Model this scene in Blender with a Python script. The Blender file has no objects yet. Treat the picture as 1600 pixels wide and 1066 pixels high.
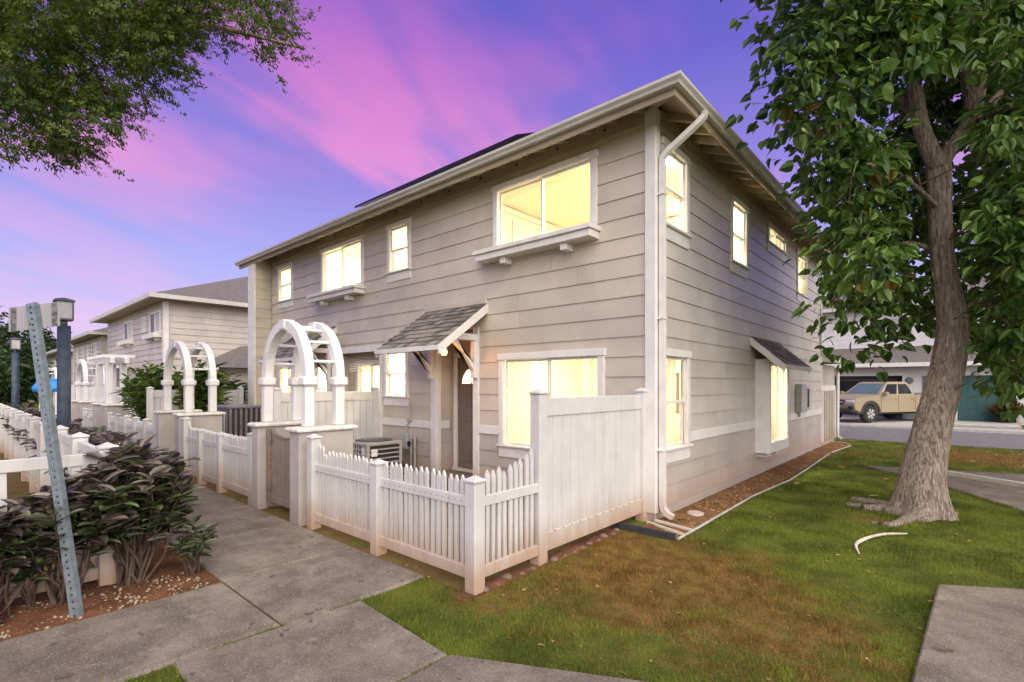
import bpy, bmesh, math, random
import numpy as np
from mathutils import Matrix, Vector
random.seed(7); RNG = np.random.default_rng(7)
SC = bpy.context.scene
COL = SC.collection
R = math.radians

# ------------------------------------------------------------------ camera
FPX, HY, CH = 782.0, 602.0, 1.75            # focal length in photo pixels, horizon row, eye height
YAW = math.atan2(697, 782)
FW = (-math.sin(YAW), math.cos(YAW)); RT = (math.cos(YAW), math.sin(YAW))
cam = bpy.data.cameras.new('camera'); camo = bpy.data.objects.new('camera', cam); COL.objects.link(camo)
camo.location = (0, 0, CH); camo.rotation_euler = (R(90), 0, YAW)
cam.sensor_width = 36; cam.lens = 36 * FPX / 1600; cam.shift_y = (HY - 533) / 1600
cam.clip_end = 2000; cam.clip_start = 0.05
SC.camera = camo
def G(px, py, z=0.0):
    l = (px - 800) / FPX; v = (HY - py) / FPX
    t = (z - CH) / v
    return ((FW[0] + l * RT[0]) * t, (FW[1] + l * RT[1]) * t)
def AT(px, py, d):
    l = (px - 800) / FPX * d
    return Vector((FW[0] * d + l * RT[0], FW[1] * d + l * RT[1], CH + (HY - py) / FPX * d))

# ------------------------------------------------------------------ light, sky, exposure
EXPO = 2.12
SC.view_settings.view_transform = 'Standard'; SC.view_settings.look = 'None'
SC.view_settings.exposure = EXPO; SC.view_settings.gamma = 1.0; SC.view_settings.use_curve_mapping = False
SUN_EL, SUN_AZ = R(40), R(120)               # azimuth clockwise from +Y
sd = Vector((math.sin(SUN_AZ) * math.cos(SUN_EL), math.cos(SUN_AZ) * math.cos(SUN_EL), math.sin(SUN_EL)))
sl = bpy.data.lights.new('sun', 'SUN'); so = bpy.data.objects.new('sun', sl); COL.objects.link(so)
sl.energy = 1.5; sl.angle = R(95); sl.color = (1.0, 0.925, 0.75)
so.rotation_euler = sd.to_track_quat('Z', 'Y').to_euler(); so.location = sd * 50

def s2l(c):
    return tuple(((x / 255) / 12.92 if x / 255 <= 0.04045 else ((x / 255 + 0.055) / 1.055) ** 2.4) for x in c)
world = bpy.data.worlds.new('World'); SC.world = world; world.use_nodes = True
def build_world():
    nt = world.node_tree; N = nt.nodes; L = nt.links; N.clear()
    def nd(t, **k):
        n = N.new(t)
        for a, b in k.items(): setattr(n, a, b)
        return n
    def math_(op, a, b=None, clamp=False):
        n = nd('ShaderNodeMath', operation=op, use_clamp=clamp)
        for i, v in enumerate((a, b)):
            if v is None: continue
            if isinstance(v, (int, float)): n.inputs[i].default_value = v
            else: L.new(v, n.inputs[i])
        return n.outputs[0]
    k = 0.5 ** EXPO
    tc = nd('ShaderNodeTexCoord'); sep = nd('ShaderNodeSeparateXYZ'); L.new(tc.outputs['Generated'], sep.inputs[0])
    X, Y, Z = sep.outputs
    ramp = nd('ShaderNodeValToRGB'); L.new(Z, ramp.inputs[0])
    stops = [(0.0, (214, 196, 228)), (0.10, (200, 184, 234)), (0.2, (172, 170, 238)), (0.36, (148, 130, 220)), (0.55, (104, 92, 200)), (1.0, (70, 70, 170))]
    cr = ramp.color_ramp
    while len(cr.elements) < len(stops): cr.elements.new(0.5)
    for e, (p, c) in zip(cr.elements, stops): e.position = p; e.color = (*[v * k for v in s2l(c)], 1)
    # cloud sheet: direction projected on a plane overhead, streaks stretched along one bearing
    den = math_('ADD', math_('MAXIMUM', Z, 0.0), 0.16)
    comb = nd('ShaderNodeCombineXYZ'); L.new(math_('DIVIDE', X, den), comb.inputs[0]); L.new(math_('DIVIDE', Y, den), comb.inputs[1])
    ro = nd('ShaderNodeMapping'); ro.inputs['Rotation'].default_value = (0, 0, R(-CLOUD_ROT)); L.new(comb.outputs[0], ro.inputs[0])
    mp = nd('ShaderNodeMapping'); mp.inputs['Scale'].default_value = (0.62, 1.5, 1); mp.inputs['Location'].default_value = CLOUD_LOC
    L.new(ro.outputs[0], mp.inputs[0])
    nz = nd('ShaderNodeTexNoise'); nz.inputs['Scale'].default_value = 1.0; nz.inputs['Detail'].default_value = 4; nz.inputs['Roughness'].default_value = 0.56; nz.inputs['Distortion'].default_value = 0.6
    L.new(mp.outputs[0], nz.inputs['Vector'])
    # more pink towards the sunset bearing (-X), bluer on the other side
    gl = Vector((FW[0] - 0.50 * RT[0], FW[1] - 0.50 * RT[1], 0.42)).normalized()      # bearing of the afterglow
    dt = nd('ShaderNodeVectorMath', operation='DOT_PRODUCT'); L.new(tc.outputs['Generated'], dt.inputs[0]); dt.inputs[1].default_value = gl
    gm = nd('ShaderNodeMapRange', interpolation_type='SMOOTHSTEP'); L.new(dt.outputs['Value'], gm.inputs[0]); gm.inputs[1].default_value = 0.72; gm.inputs[2].default_value = 0.99; gm.inputs[3].default_value = -0.02; gm.inputs[4].default_value = 0.17
    bias = gm.outputs[0]
    m = math_('ADD', nz.outputs[0], bias); n2 = nd('ShaderNodeTexNoise'); n2.inputs['Scale'].default_value = 1.5; n2.inputs['Detail'].default_value = 3; L.new(ro.outputs[0], n2.inputs['Vector'])
    m = math_('ADD', m, math_('MULTIPLY', math_('SUBTRACT', n2.outputs[0], 0.5), 0.55))
    mr = nd('ShaderNodeMapRange', interpolation_type='SMOOTHSTEP'); mr.inputs['From Min'].default_value = 0.55; mr.inputs['From Max'].default_value = 0.80
    L.new(m, mr.inputs[0])
    pr = nd('ShaderNodeValToRGB'); L.new(Z, pr.inputs[0]); pc = pr.color_ramp
    ps = [(0.0, (238, 196, 226)), (0.15, (236, 178, 226)), (0.32, (240, 150, 210)), (0.6, (222, 112, 200)), (1.0, (160, 90, 190))]
    while len(pc.elements) < len(ps): pc.elements.new(0.5)
    for e, (p, c) in zip(pc.elements, ps): e.position = p; e.color = (*[v * k for v in s2l(c)], 1)
    mix = nd('ShaderNodeMix', data_type='RGBA'); zc = nd('ShaderNodeFloatCurve'); cv = zc.mapping.curves[0]
    for (a, b) in ((0.1, 0.75), (0.2, 0.42), (0.3, 0.62), (0.4, 1.0), (0.52, 0.85), (0.66, 0.30)): cv.points.new(a, b)
    cv.points[0].location = (0, 0.6); cv.points[-1].location = (1, 0.25); zc.mapping.update(); L.new(Z, zc.inputs['Value'])
    L.new(math_('MULTIPLY', math_('MULTIPLY', mr.outputs[0], zc.outputs[0]), 0.82), mix.inputs[0]); L.new(ramp.outputs[0], mix.inputs[6]); L.new(pr.outputs[0], mix.inputs[7])
    sky = nd('ShaderNodeTexSky', sky_type='NISHITA'); sky.sun_disc = False; sky.sun_elevation = SUN_EL; sky.sun_rotation = SUN_AZ
    b1 = nd('ShaderNodeBackground'); L.new(mix.outputs[2], b1.inputs[0]); b1.inputs[1].default_value = 1.0
    b2 = nd('ShaderNodeBackground'); L.new(sky.outputs[0], b2.inputs[0]); b2.inputs[1].default_value = 0.004
    ad = nd('ShaderNodeAddShader'); L.new(b1.outputs[0], ad.inputs[0]); L.new(b2.outputs[0], ad.inputs[1])
    out = nd('ShaderNodeOutputWorld'); L.new(ad.outputs[0], out.inputs[0])
CLOUD_ROT, CLOUD_LOC = 107, (7.4, 4.3, 0)
build_world()

# ------------------------------------------------------------------ object helpers
WM = {}
def _reg(o, parent):
    COL.objects.link(o)
    if parent is not None:
        o.parent = parent; o.matrix_parent_inverse = WM[parent.name].inverted()
    WM[o.name] = o.matrix_basis.copy()
    return o
def thing(name, label, cat, loc=(0, 0, 0), group=None):
    o = bpy.data.objects.new(name, None); o.empty_display_size = 0.1
    o.matrix_basis = Matrix.Translation(loc); _reg(o, None)
    return tag(o, label, cat, group)
def tag(o, label, cat, group=None, kind=None):
    if label: o['label'] = label
    if cat: o['category'] = cat
    if group: o['group'] = group
    if kind: o['kind'] = kind
    return o
def inst(name, me, parent=None, mat=None, M=None):
    o = bpy.data.objects.new(name, me)
    if M is not None: o.matrix_basis = M
    _reg(o, parent)
    return o
def TR(x, y, z, rz=0.0, s=1.0):
    return Matrix.Translation((x, y, z)) @ Matrix.Rotation(rz, 4, 'Z') @ Matrix.Diagonal((s, s, s, 1))

class MB:
    def __init__(s): s.v = []; s.f = []
    def add(s, vs, fs):
        b = len(s.v); s.v += [tuple(v) for v in vs]; s.f += [tuple(b + i for i in f) for f in fs]; return s
    def box(s, x0, y0, z0, x1, y1, z1, c=0.0):
        lo = (min(x0, x1), min(y0, y1), min(z0, z1)); hi = (max(x0, x1), max(y0, y1), max(z0, z1))
        if c <= 0:
            vs = [(a, b, d) for a in (lo[0], hi[0]) for b in (lo[1], hi[1]) for d in (lo[2], hi[2])]
            return s.add(vs, [(0, 1, 3, 2), (4, 6, 7, 5), (0, 4, 5, 1), (2, 3, 7, 6), (0, 2, 6, 4), (1, 5, 7, 3)])
        c = min(c, *(0.45 * (hi[i] - lo[i]) for i in range(3)))
        vs = []; ix = {}
        for sx in (0, 1):
            for sy in (0, 1):
                for sz in (0, 1):
                    S = (sx, sy, sz)
                    for a in range(3):
                        p = [(hi[i] if S[i] else lo[i]) if i == a else ((hi[i] - c) if S[i] else (lo[i] + c)) for i in range(3)]
                        ix[(S, a)] = len(vs); vs.append(p)
        fs = []
        for a in range(3):
            b, d = [i for i in range(3) if i != a]
            for sg in (0, 1):
                q = []
                for (p, r) in ((0, 0), (1, 0), (1, 1), (0, 1)):
                    S = [0, 0, 0]; S[a] = sg; S[b] = p; S[d] = r; q.append(ix[(tuple(S), a)])
                fs.append(q)
        for a, b, d in ((0, 1, 2), (0, 2, 1), (1, 2, 0)):
            for sa in (0, 1):
                for sb in (0, 1):
                    S1 = [0, 0, 0]; S1[a] = sa; S1[b] = sb; S2 = list(S1); S2[d] = 1; S1 = tuple(S1); S2 = tuple(S2)
                    fs.append((ix[(S1, a)], ix[(S2, a)], ix[(S2, b)], ix[(S1, b)]))
        for sx in (0, 1):
            for sy in (0, 1):
                for sz in (0, 1):
                    S = (sx, sy, sz); fs.append((ix[(S, 0)], ix[(S, 1)], ix[(S, 2)]))
        return s.add(vs, fs)
    def hexa(s, p):                       # 8 corner points: bottom 4 ring, top 4 ring
        return s.add(p, [(0, 1, 2, 3), (4, 7, 6, 5), (0, 4, 5, 1), (1, 5, 6, 2), (2, 6, 7, 3), (3, 7, 4, 0)])
    def prism(s, poly, fn, t0, t1):       # poly in (a,b), fn(a,b,t) -> xyz
        n = len(poly)
        vs = [fn(a, b, t0) for a, b in poly] + [fn(a, b, t1) for a, b in poly]
        fs = [tuple(range(n))[::-1], tuple(range(n, 2 * n))] + [(i, (i + 1) % n, n + (i + 1) % n, n + i) for i in range(n)]
        return s.add(vs, fs)
    def tube(s, pts, rad, n=8, cap=True):
        pts = [Vector(p) for p in pts]; m = len(pts)
        if isinstance(rad, (int, float)): rad = [rad] * m
        vs = []; prev = None
        for i, p in enumerate(pts):
            t = (pts[min(i + 1, m - 1)] - pts[max(i - 1, 0)]).normalized()
            if prev is None:
                a = Vector((0, 0, 1)) if abs(t.z) < 0.9 else Vector((1, 0, 0)); u = t.cross(a).normalized()
            else:
                u = (prev - t * prev.dot(t)).normalized()
            w = t.cross(u); prev = u
            for j in range(n):
                an = 2 * math.pi * j / n; vs.append(p + (u * math.cos(an) + w * math.sin(an)) * rad[i])
        fs = [(i * n + j, i * n + (j + 1) % n, (i + 1) * n + (j + 1) % n, (i + 1) * n + j) for i in range(m - 1) for j in range(n)]
        if cap: fs += [tuple(range(n))[::-1], tuple(range((m - 1) * n, m * n))]
        return s.add(vs, fs)
    def lathe(s, prof, n=16, c=(0, 0, 0), axis='Z'):   # prof (r,h)
        vs = []
        for r, h in prof:
            for j in range(n):
                a = 2 * math.pi * j / n; p = (r * math.cos(a), r * math.sin(a), h)
                if axis == 'Y': p = (p[0], p[2], p[1])
                vs.append((p[0] + c[0], p[1] + c[1], p[2] + c[2]))
        m = len(prof)
        fs = [(i * n + j, i * n + (j + 1) % n, (i + 1) * n + (j + 1) % n, (i + 1) * n + j) for i in range(m - 1) for j in range(n)]
        fs += [tuple(range(n))[::-1], tuple(range((m - 1) * n, m * n))]
        return s.add(vs, fs)
    def mesh(s, name, mat, smooth=False, fix=True):
        me = bpy.data.meshes.new(name); me.from_pydata(s.v, [], s.f)
        if fix:
            bm = bmesh.new(); bm.from_mesh(me); bmesh.ops.recalc_face_normals(bm, faces=bm.faces); bm.to_mesh(me); bm.free()
        if mat: me.materials.append(mat)
        if smooth: me.polygons.foreach_set('use_smooth', [True] * len(me.polygons))
        me.update(); return me
    def build(s, name, mat, parent=None, smooth=False, M=None):
        return inst(name, s.mesh(name, mat, smooth), parent, M=M)

# ------------------------------------------------------------------ materials
MATS = {}
class NT:
    def __init__(s, name):
        s.m = bpy.data.materials.new(name); s.m.use_nodes = True; s.t = s.m.node_tree; s.N = s.t.nodes; s.L = s.t.links
        s.N.clear(); s.out = s.N.new('ShaderNodeOutputMaterial'); s.bs = s.N.new('ShaderNodeBsdfPrincipled'); s.L.new(s.bs.outputs[0], s.out.inputs[0])
        s.pos = s.N.new('ShaderNodeNewGeometry').outputs['Position']
        MATS[name] = s.m
    def nd(s, t, **k):
        n = s.N.new(t)
        for a, b in k.items(): setattr(n, a, b)
        return n
    def put(s, sock, v):
        if v is None: return
        if isinstance(v, (int, float, tuple, list)):
            sock.default_value = v if not (isinstance(v, (tuple, list)) and sock.type == 'RGBA' and len(v) == 3) else (*v, 1)
        else: s.L.new(v, sock)
    def math(s, op, a, b=None, c=None, clamp=False):
        n = s.nd('ShaderNodeMath', operation=op, use_clamp=clamp)
        for i, v in enumerate((a, b, c)): s.put(n.inputs[i], v)
        return n.outputs[0]
    def noise(s, scale=5, detail=4, rough=0.55, vec=None, stretch=None, dist=0.0):
        n = s.nd('ShaderNodeTexNoise'); n.inputs['Scale'].default_value = scale; n.inputs['Detail'].default_value = detail; n.inputs['Roughness'].default_value = rough; n.inputs['Distortion'].default_value = dist
        v = vec if vec is not None else s.pos
        if stretch:
            mp = s.nd('ShaderNodeMapping'); mp.inputs['Scale'].default_value = stretch; s.L.new(v, mp.inputs[0]); v = mp.outputs[0]
        s.L.new(v, n.inputs['Vector']); return n.outputs[0]
    def rng(s, v, a, b, c=0.0, d=1.0, smooth=True):
        n = s.nd('ShaderNodeMapRange', interpolation_type='SMOOTHSTEP' if smooth else 'LINEAR'); n.clamp = True if not smooth else True
        s.put(n.inputs[0], v)
        for i, x in zip((1, 2, 3, 4), (a, b, c, d)): n.inputs[i].default_value = x
        return n.outputs[0]
    def mix(s, f, a, b, mode='MIX'):
        n = s.nd('ShaderNodeMix', data_type='RGBA', blend_type=mode); s.put(n.inputs[0], f); s.put(n.inputs[6], a); s.put(n.inputs[7], b); return n.outputs[2]
    def z(s):
        q = s.nd('ShaderNodeSeparateXYZ'); s.L.new(s.pos, q.inputs[0]); return q.outputs[2]
    def xyz(s):
        q = s.nd('ShaderNodeSeparateXYZ'); s.L.new(s.pos, q.inputs[0]); return q.outputs
    def bump(s, h, strength=0.3, dist=0.01):
        b = s.nd('ShaderNodeBump'); b.inputs['Strength'].default_value = strength; b.inputs['Distance'].default_value = dist; s.put(b.inputs['Height'], h); s.L.new(b.outputs[0], s.bs.inputs['Normal'])
    def orand(s): return s.nd('ShaderNodeObjectInfo').outputs['Random']
    def fin(s, col, rough=0.6, spec=0.4, metal=0.0):
        s.put(s.bs.inputs['Base Color'], col); s.put(s.bs.inputs['Roughness'], rough); s.bs.inputs['Specular IOR Level'].default_value = spec; s.bs.inputs['Metallic'].default_value = metal
        return s.m
def plain(name, col, rough=0.6, var=0.12, scale=6, bump=0.15, bscale=80, spec=0.4, metal=0.0, orand=0.0, dirt=None, grime=0.0):
    n = NT(name); a = tuple(c * (1 - var) for c in col); b = tuple(min(1, c * (1 + var)) for c in col)
    c = n.mix(n.rng(n.noise(scale, 5), 0.3, 0.7), a, b)
    if orand: c = n.mix(1.0, c, n.mix(n.orand(), (1 - orand,) * 3, (1 + orand,) * 3), 'MULTIPLY')
    if dirt:
        z0, z1, dc, amt = dirt
        mk = n.math('MULTIPLY', n.rng(n.math('ADD', n.z(), n.math('MULTIPLY', n.noise(7, 5, 0.65, stretch=(1, 1, 0.35)), -0.5)), z0 - 0.25, z1 - 0.25, 1.0, 0.0), amt)
        c = n.mix(mk, c, dc)
    if grime:
        g = n.rng(n.noise(6, 6, 0.7, stretch=(1.5, 1.5, 0.28), dist=0.4), 0.50, 0.74); c = n.mix(n.math('MULTIPLY', g, grime), c, (0.30, 0.25, 0.19))
        g = n.rng(n.noise(34, 4, 0.7), 0.64, 0.74); c = n.mix(n.math('MULTIPLY', g, grime * 1.3), c, (0.20, 0.17, 0.13))
    if bump: n.bump(n.noise(bscale, 3), bump, 0.004)
    return n.fin(c, rough, spec, metal)

SOIL = (0.20, 0.095, 0.045)
def siding(name, col):
    n = NT(name)
    a = tuple(c * 0.90 for c in col); b = tuple(c * 1.08 for c in col)
    c = n.mix(n.rng(n.noise(1.3, 4), 0.35, 0.68), a, b)
    c = n.mix(1.0, c, n.mix(n.orand(), (0.94,) * 3, (1.05,) * 3), 'MULTIPLY')
    # chalky sun-bleached streaks along the boards
    st = n.rng(n.noise(2.2, 5, 0.7, stretch=(0.5, 0.5, 3.0)), 0.56, 0.78)
    c = n.mix(n.math('MULTIPLY', st, 0.30), c, (0.60, 0.56, 0.52))
    # water drips and grime
    dr = n.rng(n.noise(9, 4, 0.6, stretch=(1, 1, 0.12)), 0.58, 0.75)
    c = n.mix(n.math('MULTIPLY', dr, 0.10), c, (0.16, 0.12, 0.09))
    mk = n.rng(n.math('ADD', n.z(), n.math('MULTIPLY', n.noise(4, 5, 0.65), -0.35)), -0.2, 0.42, 0.5, 0.0)
    c = n.mix(mk, c, (0.34, 0.17, 0.09))
    n.bump(n.noise(70, 4, 0.6, stretch=(0.25, 0.25, 2.0)), 0.22, 0.004)
    return n.fin(c, 0.40, 0.75)
siding('siding_tan', (0.495, 0.435, 0.355)); siding('siding_taupe', (0.44, 0.39, 0.35)); siding('siding_sheen', (0.50, 0.46, 0.405)); siding('siding_far', (0.46, 0.41, 0.35))  # third: tan greyed to paint in the side wall's sky sheen
plain('white_trim', (0.66, 0.64, 0.61), 0.45, 0.06, 4, 0.08, dirt=(0.0, 0.5, (0.40, 0.24, 0.14), 0.5), grime=0.2)
plain('white_vinyl', (0.55, 0.54, 0.525), 0.38, 0.05, 3, 0.05, dirt=(0.0, 0.55, (0.36, 0.20, 0.09), 0.75), grime=0.32)
plain('white_arbor', (0.68, 0.67, 0.66), 0.45, 0.05, 3, 0.05, grime=0.25)
plain('stucco', (0.40, 0.36, 0.34), 0.85, 0.08, 3, 0.5, 140, dirt=(0.0, 0.4, (0.26, 0.17, 0.11), 0.4))
plain('cap_stone', (0.62, 0.59, 0.54), 0.7, 0.15, 12, 0.3, 60)
plain('soffit', (0.33, 0.27, 0.20), 0.7, 0.08, 3, 0.1)
plain('rafter_paint', (0.36, 0.29, 0.21), 0.65, 0.08, 3, 0.1)
plain('gutter_metal', (0.50, 0.475, 0.43), 0.4, 0.08, 2, 0.05)
plain('dark_hole', (0.012, 0.010, 0.008), 0.9, 0.1, 3, 0)
plain('door_paint', (0.17, 0.13, 0.105), 0.45, 0.05, 4, 0.05)
plain('gate_paint', (0.23, 0.18, 0.15), 0.6, 0.10, 5, 0.1)
plain('gate_metal', (0.20, 0.15, 0.12), 0.5, 0.2, 12, 0.1)
plain('galvanised', (0.155, 0.19, 0.205), 0.42, 0.18, 18, 0.1, 120, 0.5, 0.35)
plain('sign_back', (0.27, 0.27, 0.27), 0.42, 0.06, 4, 0.03, metal=0.25)
plain('tape_dark', (0.10, 0.10, 0.10), 0.7, 0.6, 30, 0.1)
plain('lamp_blue', (0.034, 0.052, 0.080), 0.55, 0.30, 9, 0.15)
plain('lamp_cap', (0.08, 0.085, 0.10), 0.5, 0.2, 9, 0.1)
plain('frosted', (0.42, 0.42, 0.43), 0.35, 0.08, 6, 0)
plain('ac_paint', (0.40, 0.37, 0.35), 0.5, 0.08, 5, 0.05)
plain('ac_dark', (0.035, 0.033, 0.032), 0.7, 0.2, 20, 0.05)
plain('ac_grey', (0.16, 0.15, 0.16), 0.5, 0.12, 6, 0.05)
plain('label_white', (0.75, 0.74, 0.72), 0.5, 0.02, 5, 0)
plain('meter_grey', (0.42, 0.42, 0.41), 0.45, 0.06, 6, 0.04, metal=0.2)
plain('pipe_grey', (0.38, 0.35, 0.32), 0.5, 0.1, 9, 0.05)
plain('hose_black', (0.02, 0.02, 0.02), 0.5, 0.2, 9, 0)
plain('pvc', (0.44, 0.38, 0.31), 0.5, 0.12, 9, 0.1)
plain('edging', (0.035, 0.035, 0.037), 0.7, 0.3, 14, 0.2)
plain('solar_glass', (0.010, 0.012, 0.022), 0.15, 0.1, 4, 0)
plain('room_wall', (0.80, 0.74, 0.60), 0.8, 0.03, 2, 0.0)
plain('room_floor', (0.45, 0.36, 0.26), 0.7, 0.1, 2, 0.0)
plain('blind', (0.80, 0.75, 0.62), 0.7, 0.03, 2, 0.0)
plain('kerb_concrete', (0.40, 0.38, 0.35), 0.85, 0.12, 5, 0.3, 60)
plain('asphalt', (0.15, 0.145, 0.14), 0.9, 0.12, 2.5, 0.5, 120)
plain('green_door', (0.035, 0.10, 0.095), 0.5, 0.08, 3, 0.05)
plain('far_wall', (0.60, 0.59, 0.58), 0.7, 0.06, 2, 0.05)
plain('far_roof', (0.14, 0.122, 0.112), 0.85, 0.15, 5, 0.3, 30)
plain('garage_dark', (0.10, 0.10, 0.105), 0.8, 0.2, 3, 0)
plain('truck_paint', (0.29, 0.235, 0.155), 0.32, 0.03, 3, 0, spec=0.5)
plain('truck_trim', (0.03, 0.03, 0.032), 0.55, 0.1, 8, 0.1)
plain('tyre', (0.022, 0.022, 0.022), 0.85, 0.2, 20, 0.2)
plain('rim', (0.55, 0.55, 0.56), 0.3, 0.05, 5, 0, metal=0.6)
plain('chrome', (0.6, 0.6, 0.6), 0.2, 0.05, 5, 0, metal=0.8)
plain('headlamp', (0.62, 0.64, 0.66), 0.12, 0.05, 5, 0, spec=0.7)
plain('car_glass', (0.015, 0.02, 0.024), 0.10, 0.1, 3, 0, spec=0.3)
plain('wind_glass', (0.10, 0.15, 0.16), 0.10, 0.1, 3, 0, spec=0.5)
plain('dark_glass', (0.012, 0.013, 0.016), 0.12, 0.2, 3, 0, spec=0.3)
plain('curtain', (0.42, 0.42, 0.43), 0.8, 0.06, 4, 0)
plain('blue_cover', (0.02, 0.22, 0.62), 0.45, 0.1, 3, 0.05)
plain('twig', (0.13, 0.085, 0.055), 0.85, 0.2, 18, 0.3, 40)
plain('stem_brown', (0.085, 0.058, 0.042), 0.85, 0.25, 14, 0.3, 40)
plain('root_white', (0.50, 0.44, 0.37), 0.8, 0.15, 14, 0.4, 50)
plain('pebble', (0.42, 0.33, 0.25), 0.85, 0.25, 12, 0.2, 40, orand=0.35)
plain('rock', (0.17, 0.11, 0.08), 0.9, 0.25, 8, 0.5, 30)
plain('dead_leaf', (0.42, 0.27, 0.11), 0.8, 0.3, 6, 0.1, orand=0.3)

def m_shingle():
    n = NT('shingle')
    c = n.mix(n.orand(), (0.060, 0.052, 0.048), (0.31, 0.275, 0.24))
    c = n.mix(n.rng(n.noise(14, 5, 0.65), 0.35, 0.8, 0, 0.6), c, (0.17, 0.155, 0.14))
    c = n.mix(n.math('MULTIPLY', n.rng(n.noise(160, 2), 0.5, 0.7), 0.4), c, (0.32, 0.30, 0.27))
    n.bump(n.noise(220, 2), 0.5, 0.004); n.fin(c, 0.9, 0.2)
m_shingle()
def m_glass():
    n = NT('pane_glass'); n.N.remove(n.bs)
    g = n.nd('ShaderNodeBsdfGlossy'); g.inputs['Roughness'].default_value = 0.02
    t = n.nd('ShaderNodeBsdfTransparent'); t.inputs[0].default_value = (0.94, 0.95, 0.93, 1)
    lw = n.nd('ShaderNodeLayerWeight'); lw.inputs[0].default_value = 0.5
    fz_ = n.math('ADD', n.math('MULTIPLY', n.math('POWER', lw.outputs['Facing'], 4.0), 0.6), 0.03)
    mx = n.nd('ShaderNodeMixShader'); n.L.new(fz_, mx.inputs[0]); n.L.new(t.outputs[0], mx.inputs[1]); n.L.new(g.outputs[0], mx.inputs[2]); n.L.new(mx.outputs[0], n.out.inputs[0])
m_glass()
def m_emit(name, col, st):
    n = NT(name); n.N.remove(n.bs); e = n.nd('ShaderNodeEmission'); e.inputs[0].default_value = (*col, 1); e.inputs[1].default_value = st; n.L.new(e.outputs[0], n.out.inputs[0])
m_emit('ceiling_glow', (1.0, 0.89, 0.65), 54.0)
m_emit('bulb_glow', (1.0, 0.33, 0.05), 18.0)
def m_concrete():
    n = NT('concrete')
    c = n.mix(n.rng(n.noise(2.3, 7, 0.72), 0.32, 0.70), (0.115, 0.094, 0.073), (0.235, 0.198, 0.157))
    c = n.mix(1.0, c, n.mix(n.orand(), (0.92,) * 3, (1.08,) * 3), 'MULTIPLY')
    c = n.mix(n.rng(n.noise(0.55, 5, 0.7, dist=0.5), 0.50, 0.70, 0, 0.7), c, (0.095, 0.072, 0.058))
    c = n.mix(n.rng(n.noise(6, 6, 0.7), 0.56, 0.74, 0, 0.5), c, (0.34, 0.295, 0.24))
    c = n.mix(n.rng(n.noise(7.5, 2, 0.4), 0.70, 0.73, 0, 0.75), c, (0.05, 0.04, 0.033))
    sp = n.noise(95, 3, 0.6); c = n.mix(n.rng(sp, 0.52, 0.72, 0, 0.5), c, (0.42, 0.38, 0.34)); c = n.mix(n.rng(sp, 0.28, 0.44, 0.55, 0), c, (0.07, 0.06, 0.052))
    n.bump(n.math('ADD', n.noise(150, 3), n.math('MULTIPLY', n.noise(12, 4), 0.6)), 0.55, 0.006); n.fin(c, 0.88, 0.25)
m_concrete()
def m_soil(name, a, b, w):
    n = NT(name)
    c = n.mix(n.rng(n.noise(3.5, 6, 0.65), 0.3, 0.7), a, b)
    c = n.mix(n.rng(n.noise(38, 4, 0.65), 0.52, 0.72, 0, 0.7), c, w)
    c = n.mix(n.rng(n.noise(60, 3), 0.28, 0.42, 0.6, 0), c, (0.03, 0.018, 0.010))
    n.bump(n.noise(45, 5, 0.7), 0.9, 0.02); n.fin(c, 0.95, 0.15)
m_soil('bed_soil', (0.10, 0.042, 0.020), (0.19, 0.085, 0.040), (0.30, 0.19, 0.11))
m_soil('bark_mulch', (0.13, 0.060, 0.028), (0.24, 0.125, 0.055), (0.34, 0.22, 0.10))
m_soil('yard_dirt', (0.13, 0.075, 0.028), (0.17, 0.12, 0.045), (0.09, 0.10, 0.03))

DEAD = [(-2.1, 4.3, 2.2, 0.85), (-1.2, 4.0, 1.6, 0.7), (-2.9, 3.1, 1.0, 0.5), (-2.75, 4.9, 0.9, 0.9), (0.6, 16.6, 3.2, 0.85), (-1.9, 15.4, 1.3, 0.5), (4.5, 17, 3.5, 0.8), (-0.9, 7.9, 0.5, 0.6)]
def lawn_col(n):
    x, y, z = n.xyz()
    acc = None
    for (cx, cy, r, a) in DEAD:
        dx = n.math('SUBTRACT', x, cx); dy = n.math('SUBTRACT', y, cy)
        d = n.math('SQRT', n.math('ADD', n.math('MULTIPLY', dx, dx), n.math('MULTIPLY', dy, dy)))
        g = n.rng(d, 0.15 * r, r, a, 0.0)
        acc = g if acc is None else n.math('MAXIMUM', acc, g)
    nz = n.noise(2.4, 6, 0.66)
    nz = n.math('ADD', n.math('MULTIPLY', nz, 0.6), n.math('MULTIPLY', n.noise(11, 5, 0.7), 0.5))
    m = n.rng(n.math('ADD', n.math('MULTIPLY', acc, 0.42), nz), 0.60, 0.92)
    g = n.mix(n.rng(n.noise(1.7, 4), 0.35, 0.65), (0.075, 0.106, 0.015), (0.155, 0.200, 0.027))
    d = n.mix(n.rng(n.noise(5, 4), 0.35, 0.65), (0.16, 0.090, 0.022), (0.26, 0.165, 0.048))
    return n.mix(m, g, d)
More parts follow.
